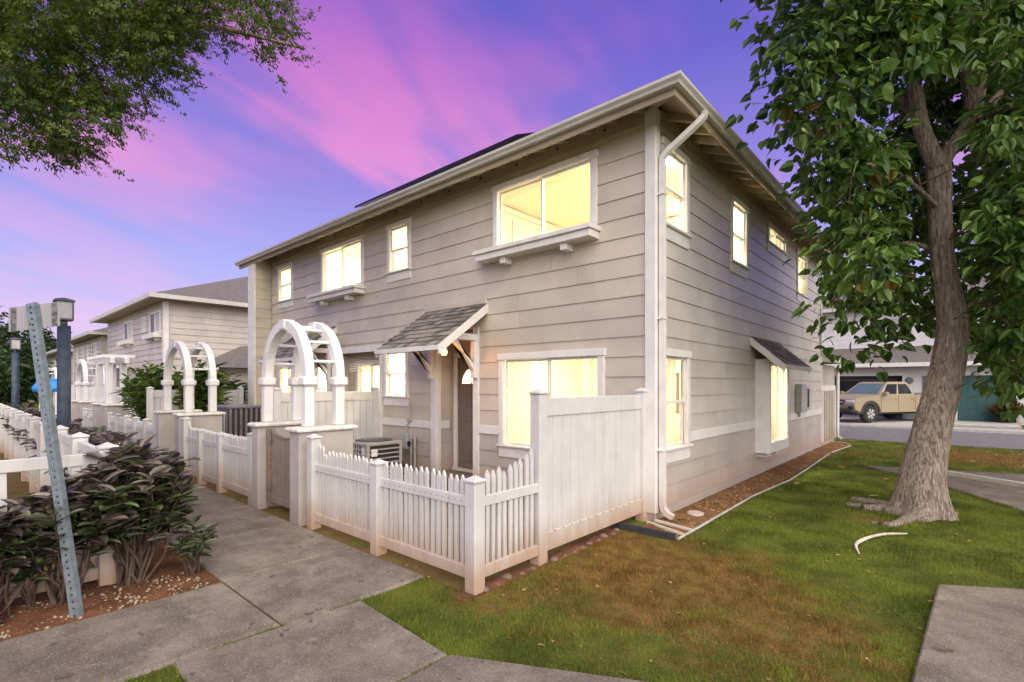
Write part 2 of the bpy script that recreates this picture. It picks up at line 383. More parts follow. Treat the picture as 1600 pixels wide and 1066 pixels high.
def m_lawn():
    n = NT('lawn'); c = lawn_col(n); c = n.mix(n.rng(n.noise(70, 4), 0.35, 0.65, 0.0, 0.6), c, (0.055, 0.038, 0.014)); n.bump(n.noise(90, 4, 0.7), 0.8, 0.02); n.fin(c, 0.95, 0.1)
    n = NT('grass_blade'); c = lawn_col(n)
    a = n.nd('ShaderNodeAttribute', attribute_name='tint').outputs['Fac']
    c = n.mix(1.0, c, n.mix(a, (0.62, 0.60, 0.55), (1.65, 1.6, 1.5)), 'MULTIPLY')
    n.fin(c, 0.7, 0.2)
    tr = n.nd('ShaderNodeBsdfTranslucent'); n.L.new(c, tr.inputs[0]); mx = n.nd('ShaderNodeMixShader'); mx.inputs[0].default_value = 0.3
    n.L.new(n.bs.outputs[0], mx.inputs[1]); n.L.new(tr.outputs[0], mx.inputs[2]); n.L.new(mx.outputs[0], n.out.inputs[0])
m_lawn()
def leafmat(name, stops, rough=0.45, trans=0.25, spec=0.45, scale=3.0):
    n = NT(name)
    a = n.nd('ShaderNodeAttribute', attribute_name='tint').outputs['Fac']
    f = n.math('FRACT', n.math('ADD', a, n.orand()))
    r = n.nd('ShaderNodeValToRGB'); cr = r.color_ramp
    while len(cr.elements) < len(stops): cr.elements.new(0.5)
    for e, (p, c) in zip(cr.elements, stops): e.position = p; e.color = (*c, 1)
    n.L.new(f, r.inputs[0]); c = r.outputs[0]
    c = n.mix(n.rng(n.noise(scale, 4), 0.3, 0.7, 0, 0.35), c, tuple(v * 0.6 for v in stops[0][1]))
    n.bump(n.noise(35, 2), 0.15, 0.004)
    n.fin(c, rough, spec)
    tr = n.nd('ShaderNodeBsdfTranslucent'); n.L.new(c, tr.inputs[0]); mx = n.nd('ShaderNodeMixShader'); mx.inputs[0].default_value = trans
    n.L.new(n.bs.outputs[0], mx.inputs[1]); n.L.new(tr.outputs[0], mx.inputs[2]); n.L.new(mx.outputs[0], n.out.inputs[0])
leafmat('tree_leaf', [(0.0, (0.042, 0.10, 0.015)), (0.5, (0.10, 0.19, 0.028)), (0.93, (0.18, 0.29, 0.055)), (0.975, (0.12, 0.15, 0.02)), (1.0, (0.22, 0.11, 0.02))], 0.36, 0.4, 0.5)
leafmat('feather_leaf', [(0.0, (0.045, 0.085, 0.010)), (0.6, (0.090, 0.150, 0.016)), (1.0, (0.16, 0.19, 0.025))], 0.55, 0.5)
leafmat('hedge_leaf', [(0.0, (0.065, 0.046, 0.042)), (0.40, (0.13, 0.10, 0.088)), (0.65, (0.21, 0.165, 0.145)), (0.8, (0.10, 0.115, 0.055)), (1.0, (0.25, 0.21, 0.17))], 0.32, 0.12, 0.6, 9)
leafmat('hedge_leaf_green', [(0.0, (0.040, 0.058, 0.024)), (0.5, (0.080, 0.11, 0.042)), (0.85, (0.14, 0.18, 0.065)), (1.0, (0.14, 0.13, 0.08))], 0.34, 0.2, 0.55, 9)
leafmat('red_leaf', [(0.0, (0.09, 0.018, 0.02)), (1.0, (0.20, 0.045, 0.05))], 0.5, 0.25)
leafmat('bush_leaf', [(0.0, (0.055, 0.11, 0.014)), (0.6, (0.115, 0.20, 0.026)), (1.0, (0.20, 0.28, 0.05))], 0.45, 0.3)
leafmat('autumn_leaf', [(0.0, (0.10, 0.09, 0.02)), (0.5, (0.17, 0.14, 0.025)), (1.0, (0.20, 0.08, 0.02))], 0.5, 0.3)
leafmat('far_leaf', [(0.0, (0.03, 0.06, 0.014)), (1.0, (0.075, 0.125, 0.03))], 0.6, 0.3)
def m_bark():
    n = NT('bark')
    v = n.noise(26, 7, 0.66, stretch=(1.6, 1.6, 0.20), dist=0.8)
    c = n.mix(n.rng(v, 0.36, 0.64), (0.14, 0.108, 0.083), (0.47, 0.385, 0.31))
    c = n.mix(n.rng(n.noise(2.2, 4), 0.45, 0.75, 0, 0.45), c, (0.36, 0.30, 0.25))
    c = n.mix(n.rng(n.noise(26, 4, 0.6), 0.66, 0.74, 0, 0.8), c, (0.55, 0.52, 0.46))
    n.bump(n.math('ADD', v, n.math('MULTIPLY', n.noise(45, 4, stretch=(1, 1, 0.35)), 0.4)), 1.0, 0.05); n.fin(c, 0.92, 0.15)
m_bark()
Mt = MATS

# ================================================================== ground
CX, CY = -2.93, 6.04                        # near corner of the townhouse
def struct(o): o['kind'] = 'structure'; return o
lawn = MB().add([(-500, -300, 0), (500, -300, 0), (500, 700, 0), (-500, 700, 0)], [(0, 1, 2, 3)]).build('lawn', Mt['lawn']); struct(lawn)

def slab(poly, z, parent, mat='concrete', th=0.09, name='slab', c=0.018):
    # concrete slab with a slightly eased top edge
    n = len(poly); cxm = sum(p[0] for p in poly) / n; cym = sum(p[1] for p in poly) / n
    mb = MB(); inn = []
    for (x, y) in poly:
        d = math.hypot(x - cxm, y - cym); k = (d - c * 1.3) / d; inn.append((cxm + (x - cxm) * k, cym + (y - cym) * k))
    vs = [(x, y, z - th) for x, y in poly] + [(x, y, z - c) for x, y in poly] + [(x, y, z) for x, y in inn]
    fs = [tuple(range(2 * n, 3 * n))]
    for i in range(n):
        j = (i + 1) % n; fs += [(i, j, n + j, n + i), (n + i, n + j, 2 * n + j, 2 * n + i)]
    mb.add(vs, fs); return mb.build(name, Mt[mat], parent)
walk_z = 0.028
walk = MB().box(-4.81, -4.0, -0.15, -3.68, 1.58, walk_z - 0.022).build('walkway', Mt['kerb_concrete']); struct(walk)
WALKS = []
def wslab(poly, z=walk_z):
    WALKS.append(poly); return slab(poly, z + random.uniform(-0.003, 0.003), walk)
for a, b in ((-4.0, -2.75), (-2.745, -1.35), (-1.345, 0.10), (0.106, 1.592)):
    wslab([(-4.82, a), (-3.665, a), (-3.665, b), (-4.82, b)])
wslab([(-4.82, 1.604), (-3.60, 1.604), (-3.61, 2.86), (-4.82, 2.86)])
x = -4.83
while x > -40:
    w = 1.36; wslab([(x - w, 1.604), (x - 0.008, 1.604), (x - 0.008, 2.86), (x - w, 2.86)]); x -= w
wslab([(-3.653, 0.92), (-2.44, 0.92), (-2.45, 2.13), (-3.585, 2.20)])
wslab([(-2.432, 0.92), (-0.25, 0.9), (-0.25, 3.05), (-1.26, 2.76), (-2.442, 2.13)])
wslab([(-0.242, 0.9), (1.9, 0.9), (1.9, 3.5), (-0.242, 3.06)])
pad = slab([(-0.13, 5.62), (-0.22, 3.2), (1.9, 3.55), (1.9, 6.9)], 0.055, None, name='concrete_pad'); struct(pad)
WALKS.append([(-0.13, 5.62), (-0.22, 3.2), (1.9, 3.55), (1.9, 6.9)])
fp = slab([(-1.5, 13.0), (-0.14, 11.3), (0.62, 9.9), (1.75, 7.6), (3.2, 8.2), (1.35, 12.0), (3.2, 12.1), (3.6, 13.9), (0.9, 13.75)], 0.035, None, name='side_path'); struct(fp)
FPPOLY = [(-1.5, 13.0), (-0.14, 11.3), (0.62, 9.9), (1.75, 7.6), (3.2, 8.2), (3.6, 13.9), (0.9, 13.75)]
WALKS.append(FPPOLY)
for pts in (((-0.2, 12.75), (1.0, 11.85), (2.6, 9.2)), ((1.0, 12.35), (3.3, 12.45))):
    mb = MB()
    for (a, b) in zip(pts[:-1], pts[1:]):
        d = Vector((b[0] - a[0], b[1] - a[1], 0)).normalized(); q = Vector((-d.y, d.x, 0)) * 0.07
        A = Vector((a[0], a[1], 0)); B = Vector((b[0], b[1], 0))
        lo = [A - q, B - q, B + q, A + q]; mb.hexa([(p.x, p.y, 0.0) for p in lo] + [(p.x, p.y, 0.11) for p in lo])
    mb.build('kerb', Mt['kerb_concrete'], fp)

def rough_patch(name, x0, x1, y0, y1, step, amp, z, mat, seed, edge=0.0):
    rg = np.random.default_rng(seed); nx = max(2, int((x1 - x0) / step)); ny = max(2, int((y1 - y0) / step))
    g = rg.normal(0, 1, (nx + 1, ny + 1)); g = (g + np.roll(g, 1, 0) + np.roll(g, 1, 1) + np.roll(np.roll(g, 1, 0), 1, 1)) / 2
    vs = []; fs = []
    for i in range(nx + 1):
        for j in range(ny + 1):
            e = 1.0 if 0 < i < nx and 0 < j < ny else 0.0
            vs.append((x0 + (x1 - x0) * i / nx, y0 + (y1 - y0) * j / ny, z + (amp * (0.6 + g[i, j] * 0.5) if e else 0)))
    for i in range(nx):
        for j in range(ny): fs.append((i * (ny + 1) + j, (i + 1) * (ny + 1) + j, (i + 1) * (ny + 1) + j + 1, i * (ny + 1) + j + 1))
    me = bpy.data.meshes.new(name); me.from_pydata(vs, [], fs); me.materials.append(mat); me.polygons.foreach_set('use_smooth', [True] * len(fs))
    return struct(inst(name, me))
rough_patch('planting_bed', -5.95, -4.832, -2.5, 0.93, 0.07, 0.022, 0.004, Mt['bed_soil'], 3)
rough_patch('hedge_bed', -34, -4.832, 0.934, 1.596, 0.09, 0.022, 0.004, Mt['bed_soil'], 4)
rough_patch('mulch_bed', CX, -2.36, 5.46, 17.9, 0.07, 0.02, 0.004, Mt['bark_mulch'], 5)
rough_patch('front_yard', -9.15, -3.16, 2.87, CY, 0.12, 0.012, 0.004, Mt['yard_dirt'], 6)
rough_patch('far_front_yard', -34, -9.25, 2.87, CY, 0.3, 0.012, 0.004, Mt['yard_dirt'], 8)
rough_patch('side_yard', -30, -5.96, -5, 0.90, 0.2, 0.02, 0.004, Mt['yard_dirt'], 9)
rough_patch('fence_strip', -3.155, -2.96, 2.75, 5.44, 0.06, 0.014, 0.004, Mt['bed_soil'], 10)
road = MB().box(-160, 19.35, -0.2, 160, 25.3, 0.006).build('road', Mt['asphalt']); struct(road)
dw = slab([(-14, 25.3), (-0.4, 25.3), (-0.4, 31.2), (-14, 31.2)], 0.10, None, 'kerb_concrete', 0.2, 'driveway'); struct(dw)
dw2 = slab([(-0.395, 28.4), (1.9, 28.4), (1.9, 31.2), (-0.395, 31.2)], 0.10, None, 'kerb_concrete', 0.2, 'driveway'); struct(dw2)
dw3 = slab([(-0.395, 25.3), (60, 25.3), (60, 26.5), (-0.395, 26.5)], 0.10, None, 'kerb_concrete', 0.2, 'far_pavement'); struct(dw3)

# concrete edging strip of the mulch bed, bowed a little
mb = MB(); P0 = [(-2.36, 5.47), (-2.37, 6.3), (-2.40, 8.4), (-2.30, 10.2), (-2.34, 12), (-2.45, 15), (-2.30, 17.2), (-2.55, 17.95), (CX + 0.02, 18.0)]
mb.tube([(a, b, 0.012) for a, b in P0], 0.018, 5); mb.build('bed_edging', Mt['kerb_concrete']); tag(bpy.data.objects['bed_edging'], 'thin pale edging strip between mulch bed and lawn along the house', 'edging')
o = MB().box(-3.19, 5.40, -0.02, -2.37, 5.435, 0.085, 0.004).build('black_edging_board', Mt['edging']); tag(o, 'short black edging board at the foot of the house corner', 'edging')

# ================================================================== townhouse
house = thing('townhouse', 'large tan two-storey townhouse with lit windows and white trim', 'house', (CX, CY, 0))
class Fr:                                   # wall frame: u along wall, n outwards, z up
    def __init__(s, kind, c): s.k = kind; s.c = c
    def p(s, u, n, z):
        if s.k == 'F': return (u, s.c - n, z)           # faces -Y
        if s.k == 'S': return (s.c + n, u, z)           # faces +X
        if s.k == 'W': return (s.c - n, u, z)           # faces -X
    def box(s, mb, u0, u1, n0, n1, z0, z1, c=0.0):
        a = s.p(u0, n0, z0); b = s.p(u1, n1, z1); return mb.box(*a, *b, c)
FF = Fr('F', CY); FS = Fr('S', CX)
EXPS = 0.2675
COURSES = [0.15, 0.41, 0.67, 0.925]         # below the belt
BELT0, BELT1 = 0.93, 1.075
UP = [1.075 + EXPS * i for i in range(17)]
def rects(u0, u1, z0, z1, holes):
    us = sorted({u0, u1, *[min(max(h[i], u0), u1) for h in holes for i in (0, 1)]}); zs = sorted({z0, z1, *[min(max(h[i], z0), z1) for h in holes for i in (2, 3)]})
    for i in range(len(us) - 1):
        run = None
        for j in range(len(zs) - 1):
            um = (us[i] + us[i + 1]) / 2; zm = (zs[j] + zs[j + 1]) / 2
            if us[i + 1] - us[i] < 1e-4 or zs[j + 1] - zs[j] < 1e-4: continue
            if any(h[0] < um < h[1] and h[2] < zm < h[3] for h in holes): continue
            yield us[i], us[i + 1], zs[j], zs[j + 1]
def sheath(fr, u0, u1, z0, z1, holes, parent, mat='siding_taupe', t=0.10, name='wall'):
    mb = MB()
    for a, b, c, d in rects(u0, u1, z0, z1, holes): fr.box(mb, a, b, -t, 0.0, c, d)
    return mb.build(name, Mt[mat], parent)
def boards(fr, u0, u1, zs, holes, parent, mat, joint=3.66, tb=0.022, tt=0.005, name='siding_board'):
    out = []
    for z0, z1 in zip(zs[:-1], zs[1:]):
        cuts = [u0]; u = u0 + random.uniform(0.6, joint)
        while u < u1 - 0.5: cuts.append(u); u += joint * random.uniform(0.85, 1.0)
        cuts.append(u1)
        for a, b in zip(cuts[:-1], cuts[1:]):
            b2 = b - (0.004 if b < u1 else 0); mb = MB(); lq = None
            for p, q, r, s in rects(a, b2, z0 - 0.012, z1, holes):
                if lq is not None and p > lq + 1e-6: out.append(mb.build(name, Mt[mat], parent)); mb = MB()
                lq = q
                zl = z0 - 0.012; k0 = (r - zl) / (z1 - zl); k1 = (s - zl) / (z1 - zl)
                n0 = tb + (tt - tb) * k0; n1 = tb + (tt - tb) * k1
                lo = [fr.p(p, 0.001, r), fr.p(q, 0.001, r), fr.p(q, n0, r), fr.p(p, n0, r)]; hi = [fr.p(p, 0.001, s), fr.p(q, 0.001, s), fr.p(q, n1, s), fr.p(p, n1, s)]
                mb.hexa(lo + hi)
            if mb.v: out.append(mb.build(name, Mt[mat], parent))
    return out
def window(fr, u0, u1, z0, z1, parent, style='slider', apron=True, tw=0.10, shelf=False, label=None, lit=True, n0=0.0, fmat='white_trim'):
    # outer casing extents; returns the hole cut in the wall
    mb = MB(); za = z0 + (0.17 if apron else 0.0)
    zs = za + (0.035 if apron else tw * 0.8)
    fr.box(mb, u0, u0 + tw, n0 - 0.02, n0 + 0.042, zs, z1 - tw - 0.002, 0.005); fr.box(mb, u1 - tw, u1, n0 - 0.02, n0 + 0.042, zs, z1 - tw - 0.002, 0.005)
    fr.box(mb, u0 - 0.02, u1 + 0.02, n0 - 0.02, n0 + 0.055, z1 - tw, z1, 0.006)
    if not apron: fr.box(mb, u0, u1, n0 - 0.02, n0 + 0.042, z0, z0 + tw * 0.8 - 0.002, 0.005)
    w = mb.build('window', Mt[fmat], parent)
    if label: w['label'] = label
    if apron:
        m = MB(); fr.box(m, u0 - 0.03, u1 + 0.03, n0 - 0.02, n0 + 0.075, za, za + 0.033, 0.006); m.build('sill', Mt[fmat], w)
        m = MB(); fr.box(m, u0, u1, n0 - 0.02, n0 + 0.036, z0, za - 0.002, 0.005); m.build('apron', Mt[fmat], w)
    a, b, c, d = u0 + tw - 0.005, u1 - tw + 0.005, zs - 0.002, z1 - tw
    def sash(p, q, r, s, nn, f=0.035):
        m = MB(); fr.box(m, p, p + f, nn - 0.03, nn, r, s, 0.003); fr.box(m, q - f, q, nn - 0.03, nn, r, s, 0.003)
        fr.box(m, p + f, q - f, nn - 0.03, nn, r, r + f, 0.003); fr.box(m, p + f, q - f, nn - 0.03, nn, s - f, s, 0.003)
        m.build('sash', Mt[fmat], w)
        m = MB(); fr.box(m, p + f - 0.004, q - f + 0.004, nn - 0.017, nn - 0.013, r + f - 0.004, s - f + 0.004); m.build('pane', Mt['pane_glass' if lit else 'dark_glass'], w)
    if style == 'slider':
        mid = (a + b) / 2; sash(a, mid + 0.018, c, d, n0 - 0.034); sash(mid - 0.018, b, c, d, n0 - 0.001)
    elif style == 'double':
        mid = (c + d) / 2; sash(a, b, c, mid + 0.018, n0 - 0.034); sash(a, b, mid - 0.018, d, n0 - 0.001)
    else: sash(a, b, c, d, n0 - 0.005)
    if shelf:
        m = MB(); zt = z0
        fr.box(m, u0 - 0.22, u1 + 0.06, 0.0, 0.30, zt - 0.07, zt, 0.008); fr.box(m, u0 - 0.19, u1 + 0.03, 0.0, 0.265, zt - 0.17, zt - 0.072, 0.006); m.build('window_shelf', Mt[fmat], w)
        for k in (0.2, 0.75):
            uu = u0 - 0.12 + (u1 - u0 + 0.15) * k; m = MB(); fr.box(m, uu, uu + 0.11, 0.02, 0.21, zt - 0.27, zt - 0.172, 0.006); m.build('bracket', Mt[fmat], w)
    return (u0 + 0.02, u1 - 0.02, z0 + 0.02, z1 - 0.02)
# ---- windows of the front
HOLE_F = []; HOLE_S = []
W = lambda fr, lst, *a, **k: lst.append(window(fr, *a, **k))
W(FF, HOLE_F, -5.78, -3.77, 3.96, 5.05, house, 'slider', False, shelf=True)
W(FF, HOLE_F, -8.82, -8.03, 3.86, 5.05, house, 'double')
W(FF, HOLE_F, -11.60, -9.72, 3.92, 5.05, house, 'slider', False, shelf=True)
W(FF, HOLE_F, -14.02, -13.12, 3.84, 5.0, house, 'double')
W(FF, HOLE_F, -5.65, -3.65, 0.58, 2.26, house, 'slider')
W(FF, HOLE_F, -8.94, -8.10, 1.33, 2.52, house, 'double')
# ---- windows of the side
W(FS, HOLE_S, 6.22, 7.10, 3.70, 5.02, house, 'double')
W(FS, HOLE_S, 8.90, 9.80, 3.70, 5.02, house, 'double')
W(FS, HOLE_S, 11.1, 12.6, 4.50, 5.08, house, 'slider', True)
W(FS, HOLE_S, 13.6, 14.7, 3.80, 5.06, house, 'double')
W(FS, HOLE_S, 6.16, 7.13, 0.70, 2.24, house, 'double')
BAY = (10.30, 11.75, 0.45, 2.25); BAYP = 0.25
HOLE_S.append((BAY[0], BAY[1], BAY[2], BAY[3]))
ALC0, ALC1, ALCY = -7.28, -6.24, 6.45       # door alcove
PAT0, PAT1, PATY = -10.96, -9.10, 6.42      # recessed patio below the overhang
XW = -14.46; XE = -14.86                    # far return wall, building end
YE = 16.55                                  # end of the side wall
TOPZ = 5.36
low_holes = [(ALC0, ALC1, 0.0, 2.72), (PAT0, PAT1, 0.0, 2.58)]
win_far = (-14.0, -11.45, 0.9, 2.32)
HOLE_F.append(window(FF, -13.95, -12.95, 0.9, 2.32, house, 'slider'))
HOLE_F.append(window(FF, -11.95, -11.2, 0.9, 2.32, house, 'double'))
FARDOOR = (-12.85, -12.05, 0.1, 2.2)
sheath(FF, XW, CX, 0.0, TOPZ, HOLE_F + low_holes, house); sheath(FS, CY + 0.1, YE, 0.0, TOPZ, HOLE_S, house)
UPT = UP[:-1] + [5.35]
allF = HOLE_F + low_holes
boards(FF, XW + 0.02, CX - 0.115, UPT, allF, house, 'siding_tan')
boards(FF, XW + 0.02, CX - 0.115, COURSES, allF, house, 'siding_taupe')
boards(FS, CY + 0.115, YE - 0.1, UPT, HOLE_S, house, 'siding_sheen')
boards(FS, CY + 0.115, YE - 0.1, COURSES, HOLE_S, house, 'siding_taupe')
def belts(fr, segs):
    for a, b in segs:
        m = MB(); fr.box(m, a, b, 0.0, 0.034, BELT0, BELT1, 0.005); m.build('belt_trim', Mt['white_trim'], house)
belts(FF, [(-9.0, ALC0 - 0.12), (ALC1 + 0.12, -5.66), (-3.64, CX - 0.125), (-11.15, -10.98)])
belts(FS, [(CY + 0.125, 6.15), (7.14, BAY[0] - 0.002), (BAY[1] + 0.002, YE - 0.11)])
# foundation
m = MB(); m.box(XW, CY + 0.0, -0.1, ALC0, CY - 0.012, 0.135); m.box(ALC1, CY, -0.1, CX - 0.012, CY - 0.012, 0.135); m.box(CX, CY - 0.012, -0.1, CX + 0.012, YE, 0.135); m.build('foundation', Mt['stucco'], house)
# corner boards
def cboard(mb, fr, u, s, w=0.11, z0=0.10, z1=5.33): fr.box(mb, u, u + s * w, 0.001, 0.036, z0, z1, 0.004)
m = MB(); m.box(CX - 0.11, CY - 0.038, 0.1, CX + 0.038, CY - 0.002, 5.33, 0.004); m.box(CX + 0.002, CY, 0.1, CX + 0.036, CY + 0.11, 5.33, 0.004); m.build('corner_trim', Mt['white_trim'], house)
m = MB(); FS.box(m, YE - 0.10, YE, 0.0, 0.036, 0.1, 5.33, 0.004); m.build('corner_trim', Mt['white_trim'], house)
# frieze board under the rafters
m = MB(); FF.box(m, XW, CX - 0.112, 0.0, 0.026, 5.17, 5.36); m.build('frieze', Mt['rafter_paint'], house)
m = MB(); FS.box(m, CY + 0.112, YE, 0.0, 0.026, 5.17, 5.36); m.build('frieze', Mt['rafter_paint'], house)

# ---- far return wall (faces +X) and its corner board
FR_ = Fr('S', XW)
sheath(FR_, 5.60, CY, 0.0, 5.22, [], house); boards(FR_, 5.60, CY - 0.03, [0.15 + EXPS * i for i in range(19)] + [5.2], [], house, 'siding_tan')
m = MB(); m.box(XW - 0.4, 5.548, 0.0, XW + 0.03, 5.598, 5.10, 0.004); m.build('corner_trim', Mt['white_trim'], house)
m = MB(); m.box(XE - 0.02, 5.60, 0, XE + 0.08, YE, 5.2); m.box(XE, YE - 0.1, 0, CX - 0.002, YE, TOPZ); m.build('end_wall', Mt['siding_tan'], house)

# ---- patio recess
FP = Fr('F', PATY)
hp = window(FP, -10.66, -9.45, 0.95, 2.32, house, 'slider')
sheath(FP, PAT0, PAT1, 0, 2.6, [hp], house); boards(FP, PAT0, PAT1, [0.15] + [0.41 + EXPS * i for i in range(9)], [hp], house, 'siding_tan')
FQ = Fr('S', PAT0); sheath(FQ, CY, PATY, 0, 2.6, [], house); boards(FQ, CY + 0.002, PATY - 0.02, [0.15] + [0.41 + EXPS * i for i in range(9)], [], house, 'siding_tan')
m = MB(); m.box(PAT0, CY, 2.58, PAT1, PATY, 2.62); m.build('overhang_soffit', Mt['soffit'], house)
m = MB(); FF.box(m, PAT0 - 0.05, PAT1 + 0.1, 0.0, 0.034, 2.47, 2.60, 0.004); m.build('overhang_trim', Mt['white_trim'], house)
m = MB(); FF.box(m, PAT1 + 0.0, PAT1 + 0.10, 0.0, 0.036, 0.1, 2.46, 0.004); m.build('corner_trim', Mt['white_trim'], house)
m = MB(); m.box(PAT1, CY, 0, PAT1 + 0.02, PATY, 2.58); m.build('recess_wall', Mt['siding_tan'], house)

# ---- door alcove
FA = Fr('F', ALCY); FL = Fr('S', ALC0)
DU0, DU1 = -7.21, -6.29
sheath(FA, ALC0, ALC1, 0, 2.75, [(DU0, DU1, 0, 2.3)], house)
boards(FA, ALC0, ALC1, [2.36, 2.62, 2.74], [], house, 'siding_tan')
sheath(FL, CY, ALCY, 0, 2.75, [], house); boards(FL, CY + 0.09, ALCY - 0.02, UP[:7], [], house, 'siding_tan'); boards(FL, CY + 0.09, ALCY - 0.02, COURSES, [], house, 'siding_taupe')
m = MB(); FL.box(m, CY + 0.09, ALCY - 0.10, 0.0, 0.034, BELT0, BELT1, 0.004); m.build('belt_trim', Mt['white_trim'], house)
m = MB(); m.box(ALC1, CY, 0, ALC1 + 0.04, ALCY, 2.75); m.build('recess_wall', Mt['siding_tan'], house)
m = MB(); m.box(ALC0, CY, 2.72, ALC1, ALCY, 2.76); m.build('alcove_soffit', Mt['soffit'], house)
m = MB(); m.box(ALC0 - 0.12, CY - 0.038, 0.1, ALC0 + 0.036, CY - 0.002, 2.75, 0.004); m.box(ALC0, CY, 0.1, ALC0 + 0.036, CY + 0.09, 2.75, 0.004); m.build('corner_trim', Mt['white_trim'], house)
m = MB(); m.box(ALC1 - 0.02, CY - 0.038, 0.1, ALC1 + 0.12, CY - 0.002, 2.75, 0.004); m.build('corner_trim', Mt['white_trim'], house)
m = MB(); m.box(ALC0 + 0.02, CY - 0.25, 0.0, ALC1, ALCY, 0.14, 0.01); m.build('door_step', Mt['concrete'], house)
def door(fr, u0, u1, z0, z1, fan=True):
    m = MB(); t = 0.09
    fr.box(m, u0, u0 + t, 0, 0.05, z0, z1 - t - 0.002, 0.004); fr.box(m, u1 - t, u1, 0, 0.05, z0, z1 - t - 0.002, 0.004); fr.box(m, u0, u1, 0, 0.055, z1 - t, z1, 0.004); fr.box(m, u0, u1, 0, 0.09, z0, z0 + 0.05, 0.004)
    f = m.build('door_frame', Mt['white_trim'], house)
    a, b, c, d = u0 + t + 0.004, u1 - t - 0.004, z0 + 0.055, z1 - t - 0.004
    m = MB(); fr.box(m, a, b, -0.035, -0.005, c, d, 0.003); dr = m.build('door', Mt['door_paint'], house)
    w = (b - a); h = d - c
    for (p, q, r, s) in ((0.12, 0.47, 0.05, 0.38), (0.53, 0.88, 0.05, 0.38), (0.12, 0.47, 0.42, 0.72), (0.53, 0.88, 0.42, 0.72)):
        m = MB(); fr.box(m, a + w * p, a + w * q, -0.005, 0.006, c + h * r, c + h * s, 0.006); fr.box(m, a + w * p + 0.03, a + w * q - 0.03, -0.005, 0.013, c + h * r + 0.03, c + h * s - 0.03, 0.008); m.build('door_panel', Mt['door_paint'], dr)
    if fan:
        um = (a + b) / 2; rr = w * 0.36; zb = c + h * 0.76; pts = [(rr * math.cos(R(180 * i / 12)), 1.15 * rr * math.sin(R(180 * i / 12))) for i in range(13)]
        m = MB(); m.prism(pts, lambda p, q, t_: fr.p(um + p, t_, zb + q), 0.0, 0.008); m.build('fanlight', Mt['fan_glow'], dr)
        m = MB()
        for i in range(12): m.tube([fr.p(um + pts[i][0], 0.010, zb + pts[i][1]), fr.p(um + pts[i + 1][0], 0.010, zb + pts[i + 1][1])], 0.012, 5)
        m.tube([fr.p(um - rr, 0.010, zb), fr.p(um + rr, 0.010, zb)], 0.012, 5)
        for an in (45, 90, 135): m.tube([fr.p(um, 0.010, zb), fr.p(um + rr * math.cos(R(an)), 0.010, zb + 1.15 * rr * math.sin(R(an)))], 0.006, 5)
        m.build('fanlight_frame', Mt['door_paint'], dr)
    m = MB(); m.tube([fr.p(b - 0.07, -0.005, c + h * 0.47), fr.p(b - 0.07, 0.05, c + h * 0.47)], 0.012, 8); m.tube([fr.p(b - 0.07, 0.05, c + h * 0.47), fr.p(b - 0.07, 0.075, c + h * 0.47)], 0.028, 10); m.build('door_knob', Mt['chrome'], dr)
m_emit('fan_glow', (1.0, 0.80, 0.45), 0.75)
door(FA, DU0, DU1, 0.14, 2.36)
door(FF, -12.92, -12.0, 0.12, 2.2, False)

# ---- lit rooms behind the windows
def room(x0, x1, y0, y1, z0, z1, open_, lamps, lr=0.27):
    # plastered box, open towards the wall(s) holding windows; flat ceiling lamp
    f = {'-x': (0, 1, 3, 2), '+x': (4, 6, 7, 5), '-y': (0, 4, 5, 1), '+y': (2, 3, 7, 6), '-z': (0, 2, 6, 4), '+z': (1, 5, 7, 3)}
    vs = [(a, b, d) for a in (x0, x1) for b in (y0, y1) for d in (z0, z1)]
    rm = MB().add(vs, [f[k] for k in f if k not in open_ and k != '-z']).build('room', Mt['room_wall'], house)
    MB().box(x0, y0, z0 - 0.05, x1, y1, z0 - 0.003).build('room_floor', Mt['room_floor'], rm)
    m = MB()
    for (lx, ly) in lamps: m.lathe([(0.0, z1 - 0.03), (lr - 0.02, z1 - 0.03), (lr, z1 - 0.012), (0.0, z1 - 0.008)], 14, (lx, ly, 0))
    m.build('ceiling_lamp', Mt['ceiling_glow'], rm)
    return rm
room(-6.6, CX - 0.11, CY + 0.11, 10.0, 2.95, 5.25, ('-y', '+x'), [(-3.5, 7.2), (-3.5, 9.55)], 0.33)
room(-9.4, -7.3, CY + 0.11, 8.4, 2.95, 5.25, ('-y',), [(-8.4, 7.2)])
room(-12.2, -9.5, CY + 0.11, 9.0, 2.95, 5.25, ('-y',), [(-10.8, 7.2), (-10.4, 8.3)])
room(-14.4, -12.3, CY + 0.11, 8.4, 2.95, 5.25, ('-y',), [(-13.4, 7.2)])
room(-6.1, CX - 0.11, CY + 0.11, 9.8, 0.15, 2.55, ('-y', '+x'), [(-4.8, 7.4), (-4.0, 8.6)], 0.21)
room(-9.05, -7.42, CY + 0.11, 7.9, 0.15, 2.6, ('-y',), [(-8.3, 7.0)])
room(PAT0 + 0.03, PAT1 - 0.02, PATY + 0.11, 9.2, 0.15, 2.5, ('-y',), [(-10.0, 7.9)])
room(-14.4, -12.93, CY + 0.11, 8.6, 0.15, 2.5, ('-y',), [(-13.6, 7.2)])
room(-12.0, -11.05, CY + 0.11, 8.6, 0.15, 2.5, ('-y',), [(-11.5, 7.2)])
room(-5.2, CX - 0.11, 10.1, 12.9, 2.95, 5.25, ('+x',), [(-3.9, 11.6)])
room(-5.2, CX - 0.11, 13.0, 15.4, 2.95, 5.25, ('+x',), [(-3.9, 14.2)])
room(-5.2, CX - 0.02, 10.0, 12.2, 0.15, 2.5, ('+x',), [(-3.9, 10.8)])

